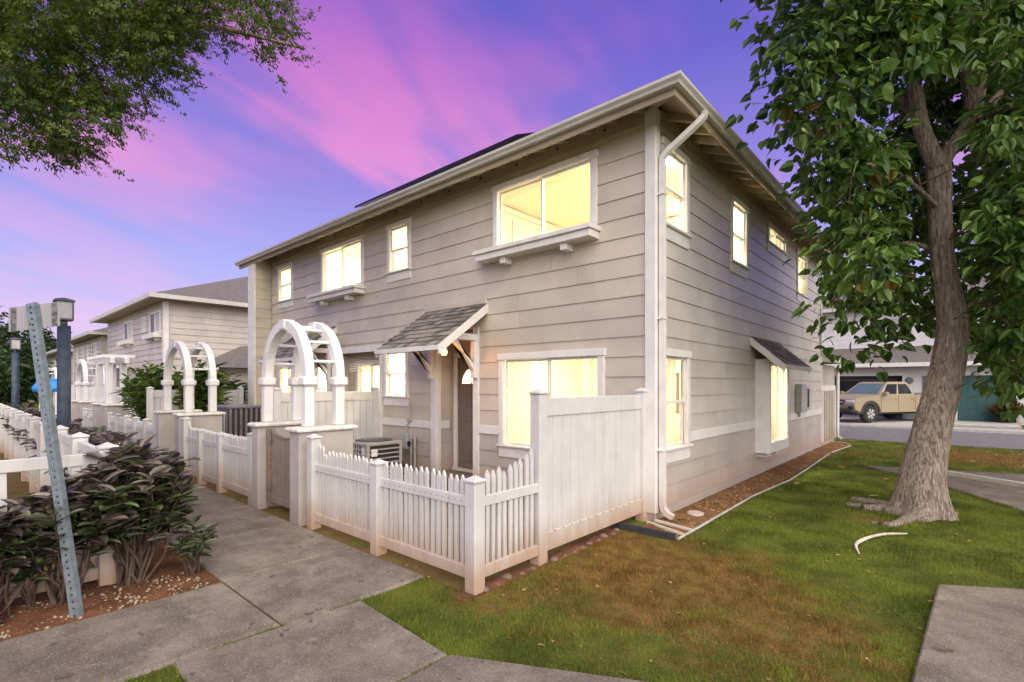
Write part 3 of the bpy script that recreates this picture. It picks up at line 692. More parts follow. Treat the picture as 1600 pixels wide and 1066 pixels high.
# curtains, shades and furnishings seen through the glass
def curtain(fr, u0, u1, z0, z1, n=-0.16):
    k = max(8, int((u1 - u0) / 0.035)); vs = []
    for i in range(k + 1):
        u = u0 + (u1 - u0) * i / k; d = n + 0.022 * math.sin(i * 1.35) + random.uniform(-.004, .004)
        vs += [fr.p(u, d, z0), fr.p(u, d * 0.9 - 0.01, z1)]
    return MB().add(vs, [(2 * i, 2 * i + 1, 2 * i + 3, 2 * i + 2) for i in range(k)]).build('curtain', Mt['sheer'], house, True)
def m_sheer():
    n = NT('sheer'); n.fin((0.80, 0.76, 0.66), 0.9, 0.1); tr = n.nd('ShaderNodeBsdfTranslucent'); tr.inputs[0].default_value = (0.82, 0.78, 0.66, 1); mx = n.nd('ShaderNodeMixShader'); mx.inputs[0].default_value = 0.55
    n.L.new(n.bs.outputs[0], mx.inputs[1]); n.L.new(tr.outputs[0], mx.inputs[2]); n.L.new(mx.outputs[0], n.out.inputs[0])
m_sheer()
curtain(FF, -5.58, -5.12, 0.5, 2.2); curtain(FF, -4.15, -3.72, 0.5, 2.2); curtain(FF, -11.5, -11.05, 3.9, 5.0); curtain(FF, -8.76, -8.5, 3.9, 5.0); curtain(FS, 8.95, 9.25, 3.7, 5.0); curtain(FS, 6.75, 7.08, 0.7, 2.2); curtain(FS, 14.2, 14.65, 3.8, 5.0); curtain(FF, -8.9, -8.72, 1.3, 2.45)
def shade(fr, u0, u1, z0, z1, n=-0.12):
    for i in range(int((z1 - z0) / 0.05)):
        m = MB(); zz = z1 - i * 0.05; m.add([fr.p(u0, n, zz), fr.p(u1, n, zz), fr.p(u1, n - 0.03, zz + 0.022), fr.p(u0, n - 0.03, zz + 0.022)], [(0, 1, 2, 3)]); m.build('blind_slat', Mt['blind'], house)
shade(FF, -5.68, -3.87, 4.80, 4.95); shade(FF, -13.92, -13.22, 4.62, 4.90); shade(FS, 6.32, 7.0, 4.70, 4.92); shade(FF, -10.56, -9.55, 2.0, 2.22)
def frame_on(x0, x1, y, z0, z1, mat='door_paint'):
    m = MB(); m.box(x0, y - 0.03, z0, x1, y - 0.002, z1, 0.004); o = m.build('wall_picture', Mt[mat], house); MB().box(x0 + 0.05, y - 0.036, z0 + 0.05, x1 - 0.05, y - 0.031, z1 - 0.05).build('print', Mt['curtain'], o)
m = MB(); m.box(-6.598, 7.4, 2.96, -6.57, 8.3, 5.0, 0.004); m.build('room_door', Mt['white_trim'], house)
m = MB(); m.box(-6.598, 6.2, 5.12, -6.55, 9.98, 5.23, 0.01); m.box(-6.55, 9.94, 5.12, -3.1, 9.99, 5.23, 0.01); m.build('cornice', Mt['white_trim'], house)
for k in range(3): m = MB(); m.box(-5.9 + k * 0.42, 9.955, 4.45, -5.52 + k * 0.42, 9.985, 5.05, 0.006); m.build('transom', Mt['blind'], house)
frame_on(-11.6, -10.9, 8.99, 4.1, 4.8); frame_on(-5.2, -4.2, 9.79, 1.2, 2.0)
m = MB(); m.box(-5.6, 8.8, 0.15, -4.2, 9.5, 0.95, 0.03); m.build('sideboard', Mt['door_paint'], house)

# ---- bay window on the side
b0, b1, bz0, bz1 = BAY
bay = MB()
FS.box(bay, b0, b0 + 0.07, 0.0, BAYP - 0.002, bz0, bz1, 0.004); FS.box(bay, b1 - 0.07, b1, 0.0, BAYP - 0.002, bz0, bz1, 0.004)
FS.box(bay, b0 + 0.07, b1 - 0.07, 0.0, BAYP - 0.002, bz0, bz0 + 0.06); FS.box(bay, b0 + 0.07, b1 - 0.07, 0.0, BAYP - 0.002, bz1 - 0.06, bz1)
bay = bay.build('bay_window', Mt['white_trim'], house)
m = MB(); FS.box(m, b0, b0 + 0.12, BAYP - 0.002, BAYP + 0.02, bz0, bz1, 0.004); FS.box(m, b1 - 0.12, b1, BAYP - 0.002, BAYP + 0.02, bz0, bz1, 0.004)
FS.box(m, b0 + 0.121, b1 - 0.121, BAYP - 0.002, BAYP + 0.02, bz0, bz0 + 0.20, 0.004); FS.box(m, b0 + 0.121, b1 - 0.121, BAYP - 0.002, BAYP + 0.02, bz1 - 0.10, bz1, 0.004); m.build('casing', Mt['white_trim'], bay)
mid = (b0 + b1) / 2
for p, q in ((b0 + 0.12, mid + 0.01), (mid - 0.01, b1 - 0.12)):
    m = MB(); nn = BAYP - 0.01 if p < mid - 0.2 else BAYP - 0.045
    for (a, b, c, d) in ((p, p + 0.03, bz0 + 0.19, bz1 - 0.09), (q - 0.03, q, bz0 + 0.19, bz1 - 0.09)): FS.box(m, a, b, nn - 0.03, nn, c, d, 0.003)
    FS.box(m, p + 0.03, q - 0.03, nn - 0.03, nn, bz0 + 0.19, bz0 + 0.22, 0.003); FS.box(m, p + 0.03, q - 0.03, nn - 0.03, nn, bz1 - 0.12, bz1 - 0.09, 0.003); m.build('sash', Mt['white_trim'], bay)
    m = MB(); FS.box(m, p + 0.026, q - 0.026, nn - 0.018, nn - 0.014, bz0 + 0.215, bz1 - 0.115); m.build('pane', Mt['pane_glass'], bay)
for k in (b0 + 0.1, b0 + 0.75):
    m = MB(); FS.box(m, k, k + 0.28, 0.0, 0.2, bz0 - 0.09, bz0 - 0.002, 0.005); m.build('bracket', Mt['gutter_metal'], bay)

# ---- shingled hoods
SH = []
for (w, l) in ((0.14, 0.21), (0.17, 0.21), (0.20, 0.21)):
    t = 0.009; mb = MB(); mb.hexa([(-w / 2, 0, 0), (w / 2, 0, 0), (w / 2, l, 0), (-w / 2, l, 0), (-w / 2, 0, t), (w / 2, 0, t), (w / 2, l, 0.003), (-w / 2, l, 0.003)]); SH.append((w, mb.mesh('shingle', Mt['shingle'])))
def shingles(A, B, up, parent, rows, ex=None):
    # A,B eave ends (left,right seen from outside); up = vector from eave to top edge
    A, B, up = Vector(A), Vector(B), Vector(up); e = (B - A).normalized(); L = (B - A).length; u = up.normalized(); n = e.cross(u).normalized()
    if n.z < 0: n = -n
    ex = up.length / rows
    for r in range(rows):
        x = -random.uniform(0, 0.10); o = A + u * (r * ex)
        while x < L - 0.03:
            w, me = random.choice(SH); a = max(x, 0.0); b = min(x + w - 0.004, L)
            if b - a > 0.03:
                s = (b - a) / w; c = o + e * ((a + b) / 2) + n * (0.012 + random.uniform(0, 0.005))+ u * random.choice((0, 0, -0.012, 0.008))
                tilt = 0.009 / ex * 1.1
                u2 = (u - n * tilt).normalized(); n2 = e.cross(u2).normalized(); n2 = n2 if n2.z > 0 else -n2
                ly = min(ex * 1.25, (up.length - r * ex)) / 0.21
                Mx = Matrix(((e.x * s, u2.x * ly, n2.x, c.x), (e.y * s, u2.y * ly, n2.y, c.y), (e.z * s, u2.z * ly, n2.z, c.z), (0, 0, 0, 1)))
                inst('shingle', me, parent, M=Mx)
            x += w
def hood(fr, u0, u1, ztop, zbot, proj, rows, flat=True):
    # shed roof against the wall from z=ztop down to zbot at distance proj
    t = 0.05; m = MB()
    def quad(ua, ub, dz0, dz1):
        m.hexa([fr.p(ua, 0.0, ztop + dz0), fr.p(ub, 0.0, ztop + dz0), fr.p(ub, proj, zbot + dz0), fr.p(ua, proj, zbot + dz0), fr.p(ua, 0.0, ztop + dz1), fr.p(ub, 0.0, ztop + dz1), fr.p(ub, proj, zbot + dz1), fr.p(ua, proj, zbot + dz1)])
    quad(u0, u1, -t, 0.0); h = m.build('hood_roof', Mt['soffit'], house)
    m = MB(); quad(u0 - 0.03, u0 - 0.001, -0.13, 0.012); m.build('rake_board', Mt['white_trim'], h); m = MB(); quad(u1 + 0.001, u1 + 0.03, -0.13, 0.012); m.build('rake_board', Mt['white_trim'], h)
    m = MB(); fr.box(m, u0 - 0.03, u1 + 0.03, proj - 0.0, proj + 0.025, zbot - 0.07, zbot + 0.008, 0.004); m.build('fascia', Mt['white_trim'], h)
    m = MB(); fr.box(m, u0, u1, 0.002, 0.03, ztop + 0.012, ztop + 0.10, 0.004); m.build('flashing', Mt['siding_tan'], h)
    flip = fr.k == 'S'
    A = fr.p(u0, proj, zbot); B = fr.p(u1, proj, zbot); T = fr.p(u0, 0.0, ztop)
    shingles(A, B, [T[i] - A[i] for i in range(3)], h, rows)
    return h
AW0, AW1, AWP = -7.60, -5.94, 1.08
h1 = hood(FF, AW0, AW1, 3.12, 2.36, AWP, 9); h1['label'] = 'grey shingled porch hood over the front door, orange lamp beneath'
def porch_frame(u_list, proj, parent, zt=2.62):
    for u in u_list:
        m = MB(); FF.box(m, u - 0.055, u + 0.055, 0.04, proj * 0.62, zt - 0.11, zt, 0.006); m.build('beam', Mt['white_trim'], parent)
        m = MB(); FF.box(m, u - 0.05, u + 0.05, 0.036, 0.12, zt - 0.75, zt - 0.112, 0.006); m.build('bracket_post', Mt['white_trim'], parent)
        a = FF.p(u, 0.12, zt - 0.62); b = FF.p(u, proj * 0.55, zt - 0.10); d = 0.04
        m = MB(); pts = [(0.10, zt - 0.66), (0.10, zt - 0.52), (proj * 0.58, zt - 0.11), (proj * 0.46, zt - 0.11)]
        m.prism(pts, lambda n_, z_, t_: FF.p(t_, n_, z_), u - 0.04, u + 0.04); m.build('brace', Mt['white_trim'], parent)
porch_frame((ALC0 - 0.06, ALC1 + 0.06), AWP, h1)
h2 = hood(FF, -12.75, -10.90, 3.12, 2.36, 1.0, 9); porch_frame((-12.45, -11.15), 1.0, h2)
h3 = hood(FS, 10.02, 12.05, 2.66, 2.12, 0.60, 7)
m = MB(); m.lathe([(0.0, 2.245), (0.035, 2.25), (0.05, 2.29), (0.035, 2.335), (0.0, 2.34)], 12, (-6.31, 5.40, 0)); lampb = m.build('porch_lamp', Mt['bulb_glow'], None)
tag(lampb, 'small glowing orange lamp under the grey porch hood', 'lamp')
m = MB(); m.lathe([(0.0, 2.345), (0.055, 2.345), (0.055, 2.39), (0.015, 2.42), (0.015, 2.66), (0.0, 2.66)], 12, (-6.31, 5.40, 0)); m.build('lamp_holder', Mt['gate_metal'], lampb)

# ---- roof
SLP = 0.45; OV = 0.50; RX0, RX1, RY0, RY1 = XE - 0.62, CX + OV, CY - OV, YE + 0.75; EZ = 5.265
hw = (RY1 - RY0) / 2; rz = EZ + hw * SLP; RYM = (RY0 + RY1) / 2
def roof_mesh(dz):
    return [(RX0, RY0, EZ + dz), (RX1, RY0, EZ + dz), (RX1, RY1, EZ + dz), (RX0, RY1, EZ + dz), (RX0 + hw, RYM, rz + dz), (RX1 - hw, RYM, rz + dz)]
fz = [(0, 1, 5, 4), (1, 2, 5), (2, 3, 4, 5), (3, 0, 4)]
roof = MB().add(roof_mesh(0.0), fz).add(roof_mesh(-0.05), fz).build('roof', Mt['far_roof'], house)
m = MB().add(roof_mesh(-0.055), fz); m.build('soffit', Mt['soffit'], roof)
m = MB(); m.box(RX0, RY0, EZ - 0.175, RX1, RY0 + 0.03, EZ - 0.01); m.box(RX1 - 0.03, RY0 + 0.031, EZ - 0.175, RX1, RY1, EZ - 0.01); m.build('fascia', Mt['rafter_paint'], roof)
# K-profile gutters
KP = [(0.0, 0.0), (0.075, 0.0), (0.085, 0.03), (0.115, 0.062), (0.115, 0.098), (0.104, 0.098), (0.098, 0.08), (0.0, 0.08)]
gz = EZ - 0.09
m = MB(); m.prism(KP, lambda a, b, t: (t + (a if t > -5 else -a * 0.0), RY0 - a, gz + b), RX0 - 0.02, RX1); g1 = m.build('gutter', Mt['gutter_metal'], roof)
m = MB(); m.prism(KP, lambda a, b, t: (RX1 + a, t - (a if t < 8 else 0), gz + b), RY0, RY1); m.build('gutter', Mt['gutter_metal'], roof)
# rafters, and vent holes in the blocking
for i in range(28):
    y = RY0 + 0.45 + i * 0.405
    if y > RY1 - 0.1: break
    m = MB(); a = RX1 - 0.035; b = CX - 0.02; f = lambda X: EZ - 0.062 + (RX1 - X) * SLP
    if y < CY + 0.0: continue
    m.hexa([(a, y, f(a) - 0.10), (b, y, f(b) - 0.12), (b, y + 0.045, f(b) - 0.12), (a, y + 0.045, f(a) - 0.10), (a, y, f(a)), (b, y, f(b)), (b, y + 0.045, f(b)), (a, y + 0.045, f(a))]); m.build('rafter', Mt['rafter_paint'], roof)
for i in range(40):
    x = RX1 - 0.62 - i * 0.405
    if x < RX0 + 0.1: break
    a = RY0 + 0.035; b = CY + 0.02; f = lambda Y: EZ - 0.062 + (Y - RY0) * SLP
    m = MB(); m.hexa([(x, a, f(a) - 0.10), (x + 0.045, a, f(a) - 0.10), (x + 0.045, b, f(b) - 0.12), (x, b, f(b) - 0.12), (x, a, f(a)), (x + 0.045, a, f(a)), (x + 0.045, b, f(b)), (x, b, f(b))]); m.build('rafter', Mt['rafter_paint'], roof)
    if i % 2 == 0:
        m = MB(); m.lathe([(0.0, 0.0), (0.022, 0.0), (0.022, 0.006), (0.0, 0.006)], 10, axis='Y'); m.build('vent_hole', Mt['dark_hole'], house, M=Matrix.Translation((x + 0.22, CY - 0.033, 5.27)))
m = MB(); hipd = Vector((-1, 1, SLP)).normalized(); c0 = Vector((RX1 - 0.04, RY0 + 0.04, EZ - 0.13)); c1 = Vector((CX, CY, EZ - 0.13 + OV * SLP)); m.tube([c0, c1], 0.05, 4); m.build('hip_rafter', Mt['rafter_paint'], roof)
# solar panels on the front slope
spn = Vector((0, -SLP, 1)).normalized()
for k in range(6):
    x0 = -9.75 + k * 0.78; y0 = CY - 0.22; y1 = y0 + 1.45; f = lambda Y: EZ + (Y - RY0) * SLP
    m = MB(); m.hexa([(x0, y0, f(y0) + 0.19), (x0 + 0.76, y0, f(y0) + 0.19), (x0 + 0.76, y1, f(y1) + 0.19), (x0, y1, f(y1) + 0.19), (x0, y0, f(y0) + 0.235), (x0 + 0.76, y0, f(y0) + 0.235), (x0 + 0.76, y1, f(y1) + 0.235), (x0, y1, f(y1) + 0.235)]); m.build('solar_panel', Mt['solar_glass'], roof)
# downspout at the near corner
m = MB(); DX = CX + 0.085; DY = CY + 0.075
def rtube(m, pts, w, d):                      # rectangular pipe
    pts = [Vector(p) for p in pts]; vs = []
    for i, p in enumerate(pts):
        t = (pts[min(i + 1, len(pts) - 1)] - pts[max(i - 1, 0)]).normalized(); s = Vector((0, 1, 0)); s = (s - t * s.dot(t)).normalized(); q = t.cross(s)
        for a, b in ((-1, -1), (1, -1), (1, 1), (-1, 1)): vs.append(p + s * (a * w / 2) + q * (b * d / 2))
    n = len(pts); fs = [(i * 4 + j, i * 4 + (j + 1) % 4, (i + 1) * 4 + (j + 1) % 4, (i + 1) * 4 + j) for i in range(n - 1) for j in range(4)] + [(3, 2, 1, 0), tuple(range(4 * n - 4, 4 * n))]
    m.add(vs, fs)
rtube(m, [(RX1 + 0.06, DY + 0.16, gz + 0.0), (RX1 + 0.055, DY + 0.16, gz - 0.06), (RX1 + 0.0, DY + 0.13, gz - 0.13), (DX + 0.06, DY + 0.02, gz - 0.42), (DX, DY, gz - 0.50), (DX, DY, gz - 0.58), (DX, DY, 0.22), (DX + 0.01, DY, 0.16), (DX + 0.06, DY, 0.10), (DX + 0.14, DY, 0.065)], 0.08, 0.065)
ds = m.build('downspout', Mt['white_trim'], house)
for zz in (4.2, 2.6, 0.9):
    m = MB(); m.box(CX + 0.03, DY - 0.06, zz, DX + 0.042, DY + 0.06, zz + 0.03, 0.003); m.build('strap', Mt['white_trim'], ds)

# ---- meter, conduits, tap box on the walls
m = MB(); FS.box(m, 13.45, 13.95, 0.02, 0.17, 1.10, 1.78, 0.012); mt = m.build('meter_box', Mt['meter_grey'], house)
m = MB(); FS.box(m, 14.15, 14.42, 0.02, 0.13, 1.14, 1.72, 0.01); m2 = m.build('meter_panel', Mt['meter_grey'], house)
m = MB(); FS.box(m, 14.2, 14.37, 0.131, 0.14, 1.2, 1.66, 0.004); m.build('cover', Mt['ac_dark'], m2)
m = MB(); m.tube([FS.p(13.7, 0.06, 1.1), FS.p(13.7, 0.06, 0.98)], 0.03, 8); m.build('conduit', Mt['pipe_grey'], mt)
m = MB(); m.tube([FS.p(16.3, 0.05, 3.9), FS.p(16.3, 0.05, 2.75), FS.p(16.35, 0.07, 2.62), FS.p(16.5, 0.07, 2.58)], 0.022, 8); m.build('conduit', Mt['pipe_grey'], house)
m = MB(); m.tube([FF.p(-8.02, 0.05, 1.42), FF.p(-8.02, 0.05, 1.12), FF.p(-8.04, 0.06, 1.05), FF.p(-8.12, 0.06, 0.86), FF.p(-8.12, 0.06, 0.78)], 0.016, 7); FF.box(m, -8.08, -7.96, 0.02, 0.09, 1.05, 1.11, 0.004); m.build('conduit', Mt['pipe_grey'], house)
tb = MB(); FF.box(tb, -8.20, -7.98, 0.03, 0.16, 0.50, 0.80, 0.01); tb = tb.build('service_box', Mt['meter_grey'], house)
m = MB(); m.tube([FF.p(-7.92, 0.1, 0.8), FF.p(-7.92, 0.1, 0.2)], 0.022, 8); m.tube([FF.p(-7.80, 0.1, 0.78), FF.p(-7.80, 0.1, 0.15)], 0.022, 8); m.tube([FF.p(-7.92, 0.1, 0.72), FF.p(-7.80, 0.1, 0.72)], 0.02, 8); m.build('pipe', Mt['pipe_grey'], tb)
m = MB(); m.lathe([(0.0, 0.0), (0.05, 0.0), (0.05, 0.03), (0.0, 0.03)], 12, axis='Y'); m.build('valve_wheel', Mt['hose_black'], tb, M=Matrix.Translation((-7.92, CY - 0.16, 0.62)))
m = MB(); m.tube([FF.p(-8.2 - 0.16 * math.sin(t * 0.5), 0.1 + 0.03 * (t % 2), 0.62 - t * 0.06) for t in range(9)], 0.018, 7); m.build('cable', Mt['hose_black'], tb)

# ---- storage closet at the end of the side wall
ST0, ST1 = YE + 0.003, 18.55
st = MB(); st.box(CX - 1.6, ST0, 0, CX + 0.02, ST1, 2.35); st = st.build('storage_closet', Mt['siding_far'], house)
for k in range(8):
    u = ST0 + 0.1 + k * 0.26; m = MB(); FS.box(m, u, u + 0.05, 0.02, 0.042, 0.12, 1.55, 0.003); m.build('batten', Mt['siding_far'], st)
m = MB(); FS.box(m, ST0, ST1, 0.02, 0.05, 1.58, 1.74, 0.004); m.build('belt_trim', Mt['white_trim'], st)
m = MB(); FS.box(m, ST0 - 0.0, ST0 + 0.09, 0.021, 0.055, 0.1, 1.575, 0.004); FS.box(m, ST1 - 0.1, ST1 + 0.02, 0.021, 0.055, 0.1, 1.575, 0.004); m.build('corner_trim', Mt['white_trim'], st)
m = MB(); m.hexa([(CX - 1.7, ST0, 2.5), (CX + 0.35, ST0, 2.40), (CX + 0.35, ST1 + 0.25, 2.40), (CX - 1.7, ST1 + 0.25, 2.5), (CX - 1.7, ST0, 2.9), (CX + 0.35, ST0, 2.56), (CX + 0.35, ST1 + 0.25, 2.56), (CX - 1.7, ST1 + 0.25, 2.9)]); m.build('closet_roof', Mt['gutter_metal'], st)
m = MB(); m.tube([(CX + 0.28, ST1 + 0.1, 2.4), (CX + 0.10, ST1 + 0.08, 2.1), (CX + 0.09, ST1 + 0.08, 0.15), (CX + 0.2, ST1 + 0.08, 0.06)], 0.045, 8); m.build('downspout', Mt['white_trim'], st)

# ================================================================== fences
VW = Mt['white_vinyl']
PK = {}
def picket_mesh(h, w=0.045, t=0.022):
    h = round(h, 2)
    if h not in PK:
        p = [(-w / 2, 0), (w / 2, 0), (w / 2, h - 0.05), (0.0, h), (-w / 2, h - 0.05)]
        PK[h] = MB().prism(p, lambda a, b, s: (a, s, b), -t / 2, t / 2).mesh('picket', VW)
    return PK[h]
CAPM = MB().box(-0.075, -0.075, 0, 0.075, 0.075, 0.028, 0.008).add([(-0.06, -0.06, 0.027), (0.06, -0.06, 0.027), (0.06, 0.06, 0.027), (-0.06, 0.06, 0.027), (0, 0, 0.06)], [(0, 1, 4), (1, 2, 4), (2, 3, 4), (3, 0, 4)]).mesh('post_cap', VW)
POSTM = {}
def post(parent, x, y, h, w=0.125):
    k = (round(h, 2), w)
    if k not in POSTM: POSTM[k] = MB().box(-w / 2, -w / 2, -0.05, w / 2, w / 2, h, 0.006).mesh('post', VW)
    p = inst('post', POSTM[k], parent, M=Matrix.Translation((x, y, 0))); inst('post_cap', CAPM, p, M=Matrix.Translation((x, y, h)))
    return p
SCREW = MB().lathe([(0.0, 0.0), (0.006, 0.0), (0.006, 0.004), (0.0, 0.004)], 6, axis='Y').mesh('screw', Mt['gate_metal'])
def picket_run(parent, a, b, tops, rail_top=0.80, pitch=0.084, rails=True, screws=False):
    # a,b post centres; tops(t)-> picket height; pickets pass through the rails
    A = Vector((a[0], a[1], 0)); B = Vector((b[0], b[1], 0)); d = (B - A).normalized(); L = (B - A).length; an = math.atan2(d.y, d.x)
    i0 = 0.065; Mr = Matrix.Translation(A) @ Matrix.Rotation(an, 4, 'Z')
    for z0, z1 in ((rail_top - 0.09, rail_top), (0.10, 0.205)):
        MB().box(i0 - 0.004, -0.022, z0, L - i0 + 0.004, 0.022, z1, 0.005).build('rail', VW, parent, M=Mr)
    n = int(round((L - 2 * i0 - 0.02) / pitch)); st = (L - 2 * i0) / (n + 1)
    for k in range(1, n + 1):
        s = i0 + st * k; h = tops(s / L)
        h += random.uniform(-0.012, 0.010)
        if random.random() < 0.04: h -= 0.05
        me = picket_mesh(h - 0.205 + 0.02)
        # pickets stand on the bottom rail, rail wraps them
        inst('picket', me, parent, M=Matrix.Translation(A + d * s + Vector((0, 0, 0.185))) @ Matrix.Rotation(an + random.uniform(-0.02, 0.02), 4, 'Z') @ Matrix.Rotation(random.uniform(-0.013, 0.013), 4, 'Y'))
        if screws: inst('screw', SCREW, parent, M=Mr @ Matrix.Translation((s, -0.0255, rail_top - 0.045)))
flat = lambda h: (lambda t: h)
pf = thing('picket_fence', 'white picket fence in front of the near yard, its corner standing on the lawn', 'fence', (-4.5, 2.95, 0))
FY = 2.95
post(pf, -3.05, FY, 0.93); post(pf, -4.48, FY, 0.93); post(pf, -5.86, FY, 1.10)
picket_run(pf, (-5.86, FY), (-4.48, FY), lambda t: 0.98 + 0.16 * max(0, 1 - t / 0.28) ** 1.6, screws=True)
picket_run(pf, (-4.48, FY), (-3.05, FY), flat(0.98), screws=True)
picket_run(pf, (-3.05, FY), (-3.05, 3.84), lambda t: 1.0 + 0.02 * (t > 0.1) + 0.20 * max(0, (t - 0.45) / 0.55) ** 1.6, screws=False)
pf2 = thing('picket_fence', 'white picket fence between the two arched garden gates', 'fence', (-9, FY, 0))
post(pf2, -7.68, FY, 1.02); post(pf2, -8.98, FY, 0.93); post(pf2, -9.95, FY, 0.93); post(pf2, -10.82, FY, 1.10)
picket_run(pf2, (-10.82, FY), (-9.95, FY), lambda t: 0.97 + 0.16 * max(0, 1 - t / 0.4) ** 1.6); picket_run(pf2, (-9.95, FY), (-8.98, FY), flat(0.97)); picket_run(pf2, (-8.98, FY), (-7.68, FY), lambda t: 0.97 + 0.12 * max(0, (t - 0.75) / 0.25) ** 1.6)
pf3 = thing('picket_fence', 'distant low white picket fence beyond the farther arched gate', 'fence', (-14, FY, 0))
for xx in (-12.75, -13.7, -14.65, -15.6, -16.6, -17.55): post(pf3, xx, FY, 0.95)
for a, b in ((-17.55, -16.6), (-16.6, -15.6), (-15.6, -14.65), (-14.65, -13.7), (-13.7, -12.75)): picket_run(pf3, (a, FY), (b, FY), flat(0.92), pitch=0.1)
pf4 = thing('picket_fence', 'farthest low white picket fence beside the flat-topped pergola', 'fence', (-19, FY, 0))
for xx in (-19.7, -20.6, -21.5): post(pf4, xx, FY, 0.95)
for a, b in ((-21.5, -20.6), (-20.6, -19.7)): picket_run(pf4, (a, FY), (b, FY), flat(0.92), pitch=0.12)

def privacy(name, label, x, ya, yb, h=1.66, w=0.152):
    t = thing(name, label, 'fence', (x, ya, 0))
    post(t, x, ya, h); post(t, x, yb, h)
    MB().box(x - 0.025, ya + 0.06, h - 0.22, x + 0.025, yb - 0.06, h - 0.035, 0.006).build('rail', VW, t)
    MB().box(x - 0.025, ya + 0.06, 0.10, x + 0.025, yb - 0.06, 0.285, 0.006).build('rail', VW, t)
    n = int(round((yb - ya - 0.12) / w)); st = (yb - ya - 0.12) / n
    for k in range(n):
        y0 = ya + 0.06 + k * st
        MB().box(x - 0.011 + random.uniform(-0.001, 0.001), y0 + 0.003, 0.27, x + 0.011, y0 + st - 0.003, h - 0.205, 0.003).build('board', VW, t)
        if k: MB().box(x + 0.0255, y0 - 0.006, 0.278, x + 0.031, y0 + 0.006, 0.287).build('drain_slot', Mt['ac_dark'], t)
    return t
privacy('privacy_fence', 'tall white vinyl fence panel at the near house corner', -3.07, 3.84, 5.98)
privacy('privacy_fence', 'tall white vinyl divider fence behind the air conditioner', -9.17, 3.9, 5.95)
t = privacy('privacy_fence', 'tall white vinyl fence beyond the dark condenser at the building end', -15.0, 3.3, 5.4)
t = privacy('privacy_fence', 'distant white vinyl fence behind the farther arched gate', -16.3, 3.3, 7.5, 1.75)

# stone footing pebbles under the corner fence
rk = MB()
for k in range(16):
    y = 3.02 + k * 0.165; r = random.uniform(0.018, 0.05)
    rk2 = MB().lathe([(0, -0.02), (r, -0.01), (r * 1.1, r * 0.3), (r * 0.6, r * 0.75), (0, r * 0.85)], 7)
    o = rk2.build('footing_rock', Mt['rock'], None, M=TR(-3.04 + random.uniform(-0.03, 0.05), y, 0.0, random.uniform(0, 6)))
    tag(o, ['first', 'second', 'third', 'fourth', 'fifth', 'sixth', 'seventh', 'eighth', 'ninth', 'tenth', 'eleventh', 'twelfth', 'thirteenth', 'fourteenth', 'fifteenth', 'sixteenth'][k] + ' small brown rock from the corner fence post, under the fence', 'rock', 'rocks under the corner fence')

# ---- gate piers with arched arbors
AR = Mt['white_arbor']
def pier(name, label, x0, x1, y0, y1, h=1.16, group=None):
    t = thing(name, label, 'pier', ((x0 + x1) / 2, (y0 + y1) / 2, 0), group)
    MB().box(x0, y0, -0.05, x1, y1, h, 0.01).build('pier_body', Mt['stucco'], t)
    c = MB(); o = 0.045
    n = 6
    prof = [(o - 0.022, 0.0), (o - 0.004, 0.010), (o, 0.025), (o, 0.035), (o - 0.008, 0.050), (o - 0.03, 0.058)]
    ring = []
    for e, z in prof: ring.append([(x0 - e, y0 - e, h + 0.001 + z), (x1 + e, y0 - e, h + 0.001 + z), (x1 + e, y1 + e, h + 0.001 + z), (x0 - e, y1 + e, h + 0.001 + z)])
    vs = [p for r in ring for p in r]; fs = [(0, 1, 2, 3), tuple(range(len(vs) - 4, len(vs)))]
    for i in range(len(prof) - 1):
        for j in range(4): fs.append((i * 4 + j, i * 4 + (j + 1) % 4, (i + 1) * 4 + (j + 1) % 4, (i + 1) * 4 + j))
    c.add(vs, fs).build('pier_cap', Mt['cap_stone'], t)
    return t
def arbor(label, xl, xr, ya, yb, zb=1.222, zs=1.84, peak=2.62, lw=0.125, slats=7):
    t = thing('garden_arbor', label, 'arbor', ((xl + xr) / 2, (ya + yb) / 2, zb))
    xc = (xl + xr) / 2; rx = (xr - xl) / 2; rzv = peak - zs
    for y in (ya, yb):
        for x in (xl, xr):
            l = MB().box(x - lw / 2, y - lw / 2, zb, x + lw / 2, y + lw / 2, zs - 0.05, 0.012).build('leg', AR, t)
            MB().box(x - lw * 0.78, y - lw * 0.78, zs - 0.10, x + lw * 0.78, y + lw * 0.78, zs + 0.02, 0.022).build('collar', AR, l)
        # arch: thick elliptical band
        n = 22; vs = []; h = lw * 0.5
        for i in range(n + 1):
            a = math.pi * i / n; ca, sa = math.cos(a), math.sin(a)
            for rr in (-h, h):
                for yy in (-h * 0.92, h * 0.92): vs.append((xc + (rx + rr) * ca, y + yy, zs + 0.005 + (rzv - h + rr) * sa))
        fs = []
        for i in range(n):
            b = i * 4; q = b + 4; fs += [(b, b + 1, q + 1, q), (b + 2, q + 2, q + 3, b + 3), (b, q, q + 2, b + 2), (b + 1, b + 3, q + 3, q + 1)]
        fs += [(0, 2, 3, 1), (4 * n, 4 * n + 1, 4 * n + 3, 4 * n + 2)]
        ar = MB().add(vs, fs).build('arch', AR, t)
        MB().box(xc - 0.085, y - h - 0.012, peak - 0.115, xc + 0.085, y + h + 0.012, peak + 0.015, 0.008).build('keystone', AR, ar)
    for k in range(slats):
        a = math.pi * (0.10 + 0.80 * k / (slats - 1)); x = xc + (rx - 0.0) * math.cos(a); z = zs + (rzv - lw * 0.5) * math.sin(a)
        MB().box(x - 0.028, ya + 0.056, z - 0.018, x + 0.028, yb - 0.056, z + 0.018, 0.005).build('slat', AR, t)
    return t
pier('gate_pier', 'grey stucco gate pier joined by the near picket fence', -6.33, -6.06, 2.86, 3.60)
